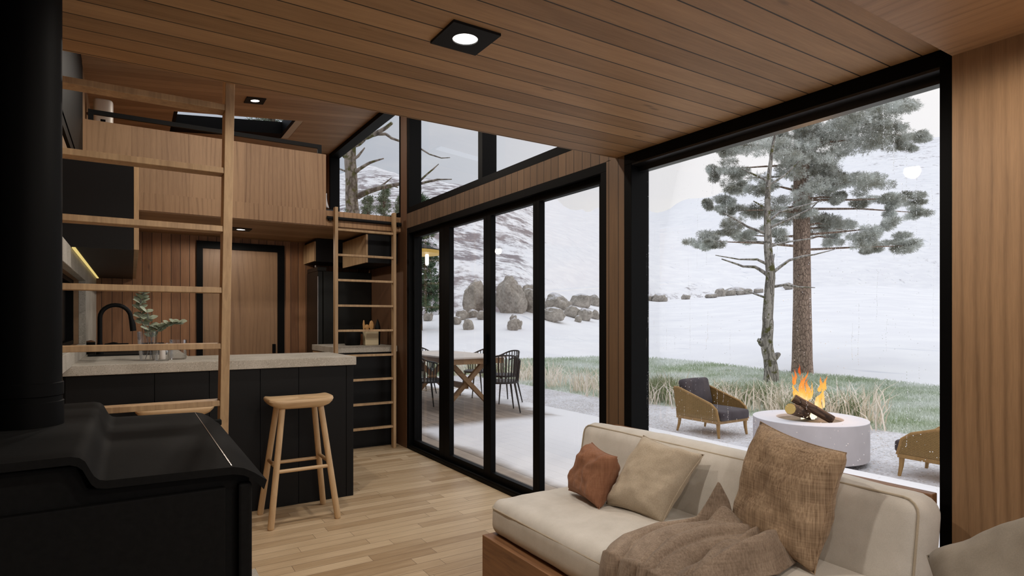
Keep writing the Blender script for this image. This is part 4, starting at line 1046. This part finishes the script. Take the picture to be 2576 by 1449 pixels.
needle_cloud('needles', M['pine'], [(x, y, z, rx*1.02, rz_*1.05) for x, y, z, rx, rz_ in PINE]+[(-.45, -.35, 5.5, .42, .3), (-.4, -.3, 5.05, .5, .3), (-.35, -.3, 4.7, .4, .25), (-.35, -.25, 4.2, .3, .2), (.2, -.5, 5.3, .4, .3), (.2, -.5, 4.8, .4, .25), (-.3, -.3, 6.1, .4, .3)], 2700, .07, .0036, pine, -.05, 2, 0, 6)
def snag(name, label, loc, limbs, m):
    t = thing(name, label, 'tree', loc)
    for k, L_ in enumerate(limbs):
        pts = []; rad = []
        for a, c in zip(L_, L_[1:]):
            n = 4
            for j in range(n):
                f = j/n; p = Vector(a[:3]).lerp(Vector(c[:3]), f); rr = a[3]+(c[3]-a[3])*f
                s = rr*.35 if k == 0 else rr*.5
                p += Vector((noise.noise((p.z*1.7, k, 1)), noise.noise((p.z*1.7, k, 9)), .4*noise.noise((p.x*3, p.y*3, k))))*s*(1 if j else 0)
                pts.append(p); rad.append(rr)
        pts.append(Vector(L_[-1][:3])); rad.append(L_[-1][3])
        MB().tube(pts, rad, 16 if k == 0 else 9).build('trunk' if k == 0 else 'branch', m, t, smooth=True)
    return t
SNAG = [[(0.0,0.0,-0.02,0.178),(-0.03,0.02,0.62,0.134),(-0.07,0.05,1.16,0.125),(-0.06,0.05,1.51,0.116),(-0.01,0.01,2.41,0.103),(-0.06,0.04,3.12,0.089),(-0.07,0.05,3.65,0.071),(-0.06,0.05,4.19,0.062),(-0.04,0.03,4.72,0.049),(0.0,0.0,5.17,0.036),(0.09,-0.05,5.7,0.022)],[(-0.06,0.05,2.48,0.045),(-0.21,0.26,2.67,0.036),(-0.35,0.47,2.69,0.027),(-0.68,0.8,2.87,0.014)],[(-0.06,0.05,2.72,0.036),(-0.35,0.11,2.82,0.027),(-0.77,0.26,2.81,0.018),(-1.29,0.48,2.89,0.009)],[(0.0,0.0,2.5,0.04),(0.44,-0.15,2.82,0.031),(0.79,-0.27,2.92,0.023),(1.11,-0.34,2.97,0.018),(1.6,-0.54,3.1,0.009)],[(0.0,0.0,2.21,0.036),(0.18,-0.23,2.26,0.027),(0.34,-0.45,2.2,0.018),(0.54,-0.7,2.18,0.009)],[(-0.07,0.05,1.96,0.031),(-0.17,0.23,2.04,0.022),(-0.3,0.44,2.14,0.014)],[(-0.03,0.02,2.5,0.027),(0.22,0.1,2.83,0.023),(0.43,0.21,2.99,0.014)],[(-0.07,0.05,3.65,0.036),(0.25,-0.03,3.9,0.027),(0.72,-0.22,4.05,0.018),(1.27,-0.45,4.2,0.009)],[(-0.06,0.05,3.52,0.036),(0.24,-0.33,3.72,0.026),(0.47,-0.65,3.91,0.017),(0.51,-0.85,4.1,0.009)],[(-0.07,0.05,3.39,0.036),(-0.36,0.35,3.58,0.027),(-0.73,0.71,3.91,0.018)],[(-0.06,0.04,4.59,0.031),(-0.19,0.27,4.75,0.022),(-0.35,0.51,4.92,0.014)],[(-0.04,0.03,4.5,0.031),(0.18,-0.23,4.7,0.022),(0.34,-0.45,4.98,0.013)],[(-0.06,0.04,3.21,0.027),(-0.36,0.35,3.25,0.018),(-0.39,0.49,3.33,0.009)],[(-0.03,0.03,3.12,0.031),(0.44,-0.15,3.24,0.022),(0.99,-0.39,3.33,0.014)],[(-0.08,0.06,3.97,0.027),(-0.33,0.22,4.14,0.013)],[(-0.11,0.07,0.89,0.071),(-0.19,0.13,1.0,0.067),(-0.2,0.13,1.02,0.062)],[(0.04,-0.02,0.58,0.071),(0.12,-0.07,0.69,0.062),(0.13,-0.08,0.71,0.058)]]
BARE = [[(0.07,-0.04,-0.09,0.176),(0.04,-0.03,2.31,0.152),(0.0,0.0,3.55,0.128),(-0.04,0.03,4.15,0.12),(-0.06,0.04,4.63,0.116),(-0.07,0.05,5.03,0.108),(-0.11,0.07,5.51,0.096),(-0.15,0.1,5.99,0.08),(-0.2,0.13,6.71,0.056)],[(-0.07,0.04,4.65,0.032),(-0.15,0.1,4.74,0.028),(-0.24,0.15,4.84,0.02)],[(-0.07,0.04,4.65,0.032),(0.04,-0.14,4.74,0.028),(0.12,-0.31,4.88,0.012)],[(0.02,-0.01,4.45,0.048),(0.07,-0.16,4.49,0.036),(0.2,-0.37,4.58,0.028),(0.4,-0.61,4.64,0.012)],[(-0.07,0.04,4.98,0.056),(0.04,-0.14,4.98,0.048),(0.12,-0.31,5.07,0.043),(0.27,-0.53,5.14,0.043),(0.36,-0.71,5.18,0.039),(0.46,-0.89,5.27,0.031)],[(0.17,-0.11,5.13,0.036),(0.37,-0.36,5.18,0.032),(0.47,-0.54,5.15,0.031),(0.53,-0.69,5.04,0.027),(0.61,-0.86,4.96,0.023),(0.9,-1.16,4.8,0.019),(1.03,-1.37,4.64,0.015),(1.18,-1.58,4.54,0.011),(1.27,-1.76,4.52,0.007)],[(0.07,-0.04,3.96,0.064),(0.2,-0.25,4.03,0.056),(0.4,-0.49,4.1,0.047),(0.65,-0.77,4.14,0.039),(0.98,-1.1,4.13,0.027),(1.2,-1.36,4.18,0.019),(1.39,-1.6,4.16,0.008)],[(1.08,-0.69,4.22,0.024),(1.21,-0.78,4.37,0.02),(1.35,-0.86,4.51,0.016),(1.44,-0.92,4.61,0.008)],[(0.37,-0.24,4.1,0.032),(0.47,-0.42,4.18,0.02),(0.57,-0.6,4.29,0.008)],[(-0.15,0.1,4.47,0.02),(-0.24,0.27,4.55,0.016),(-0.31,0.44,4.64,0.012)],[(0.67,-0.43,4.18,0.02),(0.75,-0.48,4.13,0.012)]]
snag('dead_tree', 'thin bare mossy tree trunk standing left of the big pine', (12.09, 8.137, -.2), SNAG, M['snagbark'])
snag('bare_tree', 'bare pale tree with broken branches outside the loft window', (3.776, 11.827, -.2), BARE, M['barebark'])
def fir(label, x, y, z0, ztop, wid, m, seed, zlow=.12, dens=1.):
    t = thing('fir_tree', label, 'tree', (x, y, z0), 0, 'firs on the snow')
    H_ = ztop-z0
    MB().tube([(0, 0, -.3), (0, 0, H_*.5), (0, 0, H_)], [H_*.018, H_*.011, .01], 8).build('trunk', M['firbark'], t, smooth=True)
    r_ = random.Random(seed); bl = []; b = MB(); nl = int(9+H_*1.1)
    for k in range(nl):
        f = zlow+(1-zlow)*k/nl; R_ = wid*(1-f)**.75*r_.uniform(.7, 1.1)+.1
        for j in range(6):
            q = r_.uniform(0, 2*pi); z = f*H_+r_.uniform(-.2, .2); e = R_*r_.uniform(.65, 1)
            ex, ey = cos(q)*e, sin(q)*e; b.tube([(0, 0, z+.1), (ex*.6, ey*.6, z), (ex, ey, z-.1*e)], [.02, .014, .006], 4, False)
            for s in (.35, .65, .95): bl.append((ex*s, ey*s, z-.08*e*s, .16+.16*R_*.6, .09+.05*R_))
    b.build('branches', M['firbark'], t)
    needle_cloud('needles', m, bl, 105*dens, .17, .013, t, -.05, seed, .3)
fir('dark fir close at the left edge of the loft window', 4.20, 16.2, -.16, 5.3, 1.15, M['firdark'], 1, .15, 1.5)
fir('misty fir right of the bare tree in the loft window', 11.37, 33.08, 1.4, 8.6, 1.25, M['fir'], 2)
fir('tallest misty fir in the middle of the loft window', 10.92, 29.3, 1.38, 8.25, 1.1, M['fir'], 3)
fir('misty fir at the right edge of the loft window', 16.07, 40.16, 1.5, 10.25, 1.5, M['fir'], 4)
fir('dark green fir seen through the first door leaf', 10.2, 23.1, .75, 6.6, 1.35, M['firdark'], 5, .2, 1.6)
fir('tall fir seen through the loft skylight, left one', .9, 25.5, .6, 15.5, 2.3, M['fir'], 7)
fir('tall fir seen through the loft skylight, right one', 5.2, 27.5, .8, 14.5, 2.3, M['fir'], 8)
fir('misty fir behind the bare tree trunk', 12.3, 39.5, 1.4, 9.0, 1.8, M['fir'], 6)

# ------------------------------------------------------------------ fire pit, logs, flames
fpit = thing('fire_pit', 'round pale concrete fire pit outside the big window', 'fire pit', (6.04, 3.62, -.2))
MB().lathe([(.55, .05), (.553, .06), (.553, .42), (.553, .4305), (.50, .4305), (.32, .40)], n=96, cap=False).build('bowl_wall', M['pit'], fpit, smooth=True, angle=30)
MB().lathe([(.553, .4305), (.553, .436), (.325, .436), (.32, .43), (.32, .36)], n=96, cap=False).build('rim', M['pitwhite'], fpit, smooth=True, angle=30)
MB().lathe([(.32, .405), (.2, .41), (.02, .412)], n=48).build('ash_bed', M['pitsand'], fpit, smooth=True)
MB().lathe([(.40, 0), (.40, .06)], n=64).build('plinth', M['blackm'], fpit, smooth=True, angle=30)
def log(label, a, c, r):
    a, c = Vector(a), Vector(c); d_ = c-a; t = thing('firewood_log', label, 'log', a)
    q = d_.to_track_quat('Z', 'Y'); n = d_.length
    o = MB().lathe([(r*.93, .002), (r, .012), (r*1.02, n*.5), (r*.98, n-.012), (r*.9, n-.002)], n=24).build('bark', M['logbark'], t, smooth=True, angle=60)
    e = MB().lathe([(r*.93, -.002), (r*.93, .004)], n=24).build('cut_end', M['logend'], t)
    for x in (o, e): x.rotation_mode = 'QUATERNION'; x.rotation_quaternion = q
    for v in o.data.vertices: v.co *= 1+.0; s = 1+.05*noise.noise(Vector((v.co.x*30, v.co.y*30, v.co.z*9))); v.co.x *= s; v.co.y *= s
    return t
log('thick firewood log lying in the fire pit, cut end facing the house', (5.645, 3.585, .365), (6.16, 3.655, .255), .058)
log('dark firewood log leaning steeply across the other in the fire pit', (5.815, 3.66, .455), (6.03, 3.36, .245), .045)
FL = [((5.96,3.598,0.249),0.218,0.092),((5.94,3.682,0.323),0.231,0.126),((6.046,3.685,0.399),0.273,0.109),((5.848,3.669,0.59),0.139,0.067),((5.954,3.673,0.68),0.105,0.034),((6.093,3.655,0.42),0.189,0.092),((6.072,3.526,0.323),0.197,0.109),((6.131,3.56,0.512),0.134,0.092),((6.032,3.694,0.208),0.168,0.101),((6.013,3.564,0.228),0.126,0.084),((5.911,3.7,0.26),0.105,0.059)]
fm = MB(); random.seed(9)
def tongue(p, h_, w_, ph):
    def fn(a, c):
        q = 2*pi*a; prof = (sin(pi*min(1, .12+.88*c)**.75))*(1-c)**.35
        rr = w_*.5*prof*(1+.30*sin(2*q+ph)+.18*sin(5*c*2+q+ph)); k = c*c
        dx = w_*(.45*sin(4.2*c+ph)+.20*sin(9*c+2*ph))*c; dy = w_*.3*sin(5*c+1.7*ph)*c
        return (p[0]+rr*cos(q)+dx*.53, p[1]+rr*sin(q)*.6-dx*.85+dy*.2, p[2]+h_*c)
    fm.grid(fn, 14, 22)
for i, (p, h_, w_) in enumerate(FL):
    tongue(p, h_*1.25, w_*.75, i*1.7)
    for j in range(2):
        o_ = Vector((random.uniform(-.5, .5)*w_, random.uniform(-.5, .5)*w_, random.uniform(0, .25)*h_)); tongue(tuple(Vector(p)+o_), h_*random.uniform(.7, 1.15), w_*random.uniform(.35, .5), i*2.3+j)
tag(fm.build('flames', M['flame'], smooth=True, angle=180), 'orange and yellow flames burning over the fire pit logs', 'fire', kind='stuff')
fl_ = bpy.data.lights.new('fire_light', 'POINT'); fl_.energy = 6; fl_.color = (1, .5, .18); fl_.shadow_soft_size = .12
fo = bpy.data.objects.new('fire_light', fl_); col.objects.link(fo); fo.location = (6.02, 3.6, .5)

# ------------------------------------------------------------------ lounge chairs
def lounge(label, x, y, rz):
    t = thing('lounge_chair', label, 'armchair', (x, y, -.2), rz, 'rattan lounge chairs')
    for sx in (-1, 1):
        MB().tube([(sx*.262, -.31, .20), (sx*.265, -.315, .10), (sx*.272, -.33, 0)], [.026, .021, .015], 8).build('leg', M['tan'], t, smooth=True)
        MB().tube([(sx*.262, .30, .20), (sx*.265, .31, .10), (sx*.275, .335, 0)], [.024, .019, .014], 8).build('leg', M['tan'], t, smooth=True)
        side = [(-.335, .215), (-.30, .35), (-.22, .41), (.30, .57), (.37, .57), (.33, .215)]
        MB().prism(side, 0, sx*.285-.011, sx*.285+.011).build('side_panel', M['rattan'], t)
        MB().tube([(sx*.285, -.34, .205), (sx*.285, -.302, .35), (sx*.285, -.22, .413), (sx*.285, .30, .575), (sx*.285, .375, .575)], .016, 8).build('arm_rail', M['tan'], t, smooth=True)
    MB().box(-.295, .295, -.34, .335, .175, .215).build('seat_frame', M['tan'], t, bevel=.006)
    MB().add([(-.285, .315, .215), (.285, .315, .215), (.285, .375, .57), (-.285, .375, .57), (-.285, .335, .215), (.285, .335, .215), (.285, .395, .57), (-.285, .395, .57)], [(0,1,2,3),(7,6,5,4),(0,4,5,1),(3,2,6,7),(1,5,6,2),(0,3,7,4)]).build('back_panel', M['rattan'], t)
    c = weld(rounded(.262, .34, .058, .03, 10, (.004, .004, .02), .002, 1).build('seat_cushion', M['outc'], t, smooth=True, angle=180)); c.location = (0, -.045, .274)
    c = weld(rounded(.25, .06, .185, .04, 10, (.0, .02, .008), .002, 4).build('back_cushion', M['outc'], t, smooth=True, angle=180)); c.location = (0, .262, .50); c.rotation_euler = (radians(-14), 0, 0)
    return t
lounge('rattan lounge chair with charcoal cushions left of the fire pit', 6.395, 5.165, 0)
lounge('rattan lounge chair cut off by the right window frame', 6.37, 2.44, pi)

# ------------------------------------------------------------------ outdoor dining set
tb = thing('dining_table', 'long outdoor dining table on crossed wooden legs on the deck', 'table', (4.22, 8.45, -.02))
MB().box(-.45, .45, -1.0, 1.0, .735, .76).build('tabletop', M['tlight'], tb, bevel=.004)
MB().box(-.42, .42, -.95, .95, .655, .734).build('apron', M['table'], tb)
for y in (-.62, .62):
    for s in (-1, 1):
        MB().prism([(s*-.36-.04, 0), (s*-.36+.04, 0), (s*.30+.05, .655), (s*.30-.05, .655)], 1, y-.03+s*.031, y+.03+s*.031).build('leg', M['table'], tb)
MB().box(-.035, .035, -.58, .58, .26, .34).build('stretcher', M['table'], tb)
def dchair(label, x, y, rz):
    t = thing('dining_chair', label, 'chair', (x, y, -.02), rz, 'black slatted dining chairs')
    MB().lathe([(.20, .40), (.235, .405), (.24, .43), (.22, .44)], n=32, sy=.95).build('seat', M['chairb'], t, smooth=True)
    for sx in (-1, 1):
        for sy in (-1, 1): MB().tube([(sx*.15, sy*.14, .41), (sx*.215, sy*.215, 0)], [.016, .009], 8).build('leg', M['chairb'], t, smooth=True)
    pts = []
    for k in range(19):
        q = radians(-12)+radians(204)*k/18; pts.append((.255*cos(q), .245*sin(q), .80-.13*max(0, -sin(q)+.0)-.10*abs(cos(q))**3))
    MB().tube(pts, .012, 8).build('top_rail', M['chairb'], t, smooth=True)
    for k in range(19):
        p = pts[k]; MB().prism([(-.011, -.003), (.011, -.003), (.011, .003), (-.011, .003)], 2, 0, 1)
        q = radians(-12)+radians(204)*k/18
        MB().tube([(.225*cos(q), .215*sin(q), .41), (p[0], p[1], p[2])], .0085, 5).build('slat', M['chairb'], t)
    return t
dchair('black slatted chair on the house side of the table, nearer one', 3.56, 7.85, pi/2)
dchair('black slatted chair on the house side of the table, farther one', 3.56, 8.75, pi/2)
dchair('black slatted chair standing out at the near end of the table', 4.42, 7.18, pi-.35)
dchair('black slatted chair on the snow side of the table, nearer one', 4.95, 8.0, -pi/2)
dchair('black slatted chair on the snow side of the table, farther one', 4.95, 8.85, -pi/2)
dchair('black slatted chair at the far end of the table', 4.3, 9.75, 0)
lp = thing('garden_lamp', 'dark cone garden lamp with yellow lining on a pole by the table', 'lamp', (4.72, 10.85, -.02)); lp.scale = (1.18, 1.18, 1.18)
MB().lathe([(.10, 0), (.10, .02), (.018, .03), (.016, 2.36)], n=16).build('pole', M['blackm'], lp, smooth=True, angle=30)
MB().lathe([(.40, 2.24), (.40, 2.25), (.10, 2.36), (.02, 2.42)], n=40).build('lamp_shade', M['blackm'], lp, smooth=True, angle=30)
MB().lathe([(.395, 2.185), (.398, 2.238), (.05, 2.238), (.05, 2.185)], n=40).build('shade_lining', M['mica'], lp)
MB().lathe([(.02, 2.0), (.03, 2.03), (.03, 2.17), (.02, 2.19)], (.14, -.09, 0), n=16).build('bulb', M['bulb'], lp, smooth=True)

# ------------------------------------------------------------------ rain on the big window
random.seed(21); rd = MB()
def drop(y, z, r, el=1.):
    n = 7; vs = [(2.4035-r*.55, y, z)]
    for k in range(n):
        q = 2*pi*k/n; vs.append((2.4035-r*.35, y+r*.62*cos(q), z+r*.62*sin(q)*el))
    for k in range(n):
        q = 2*pi*k/n; vs.append((2.4038, y+r*cos(q), z+r*sin(q)*el))
    fs = [(0, 1+(k+1) % n, 1+k) for k in range(n)]+[(1+k, 1+(k+1) % n, 1+n+(k+1) % n, 1+n+k) for k in range(n)]
    rd.add(vs, fs)
for k in range(1500):
    drop(random.uniform(.93, 2.38), random.uniform(.3, 2.1), random.choice((.0009, .0011, .0014, .0018)))
for k in range(75):
    y = random.uniform(.94, 2.37) if k > 12 else random.uniform(2.35, 2.385); z = random.uniform(.7, 2.1); n = random.randint(8, 34)
    for j in range(n):
        z -= random.uniform(.004, .012); y += random.uniform(-.0012, .0012)
        drop(y, z, random.choice((.0009, .0012, .0016)), random.choice((1, 1, 2.2)))
tag(rd.build('raindrops', M['drop'], win, smooth=True, angle=180), kind='stuff')
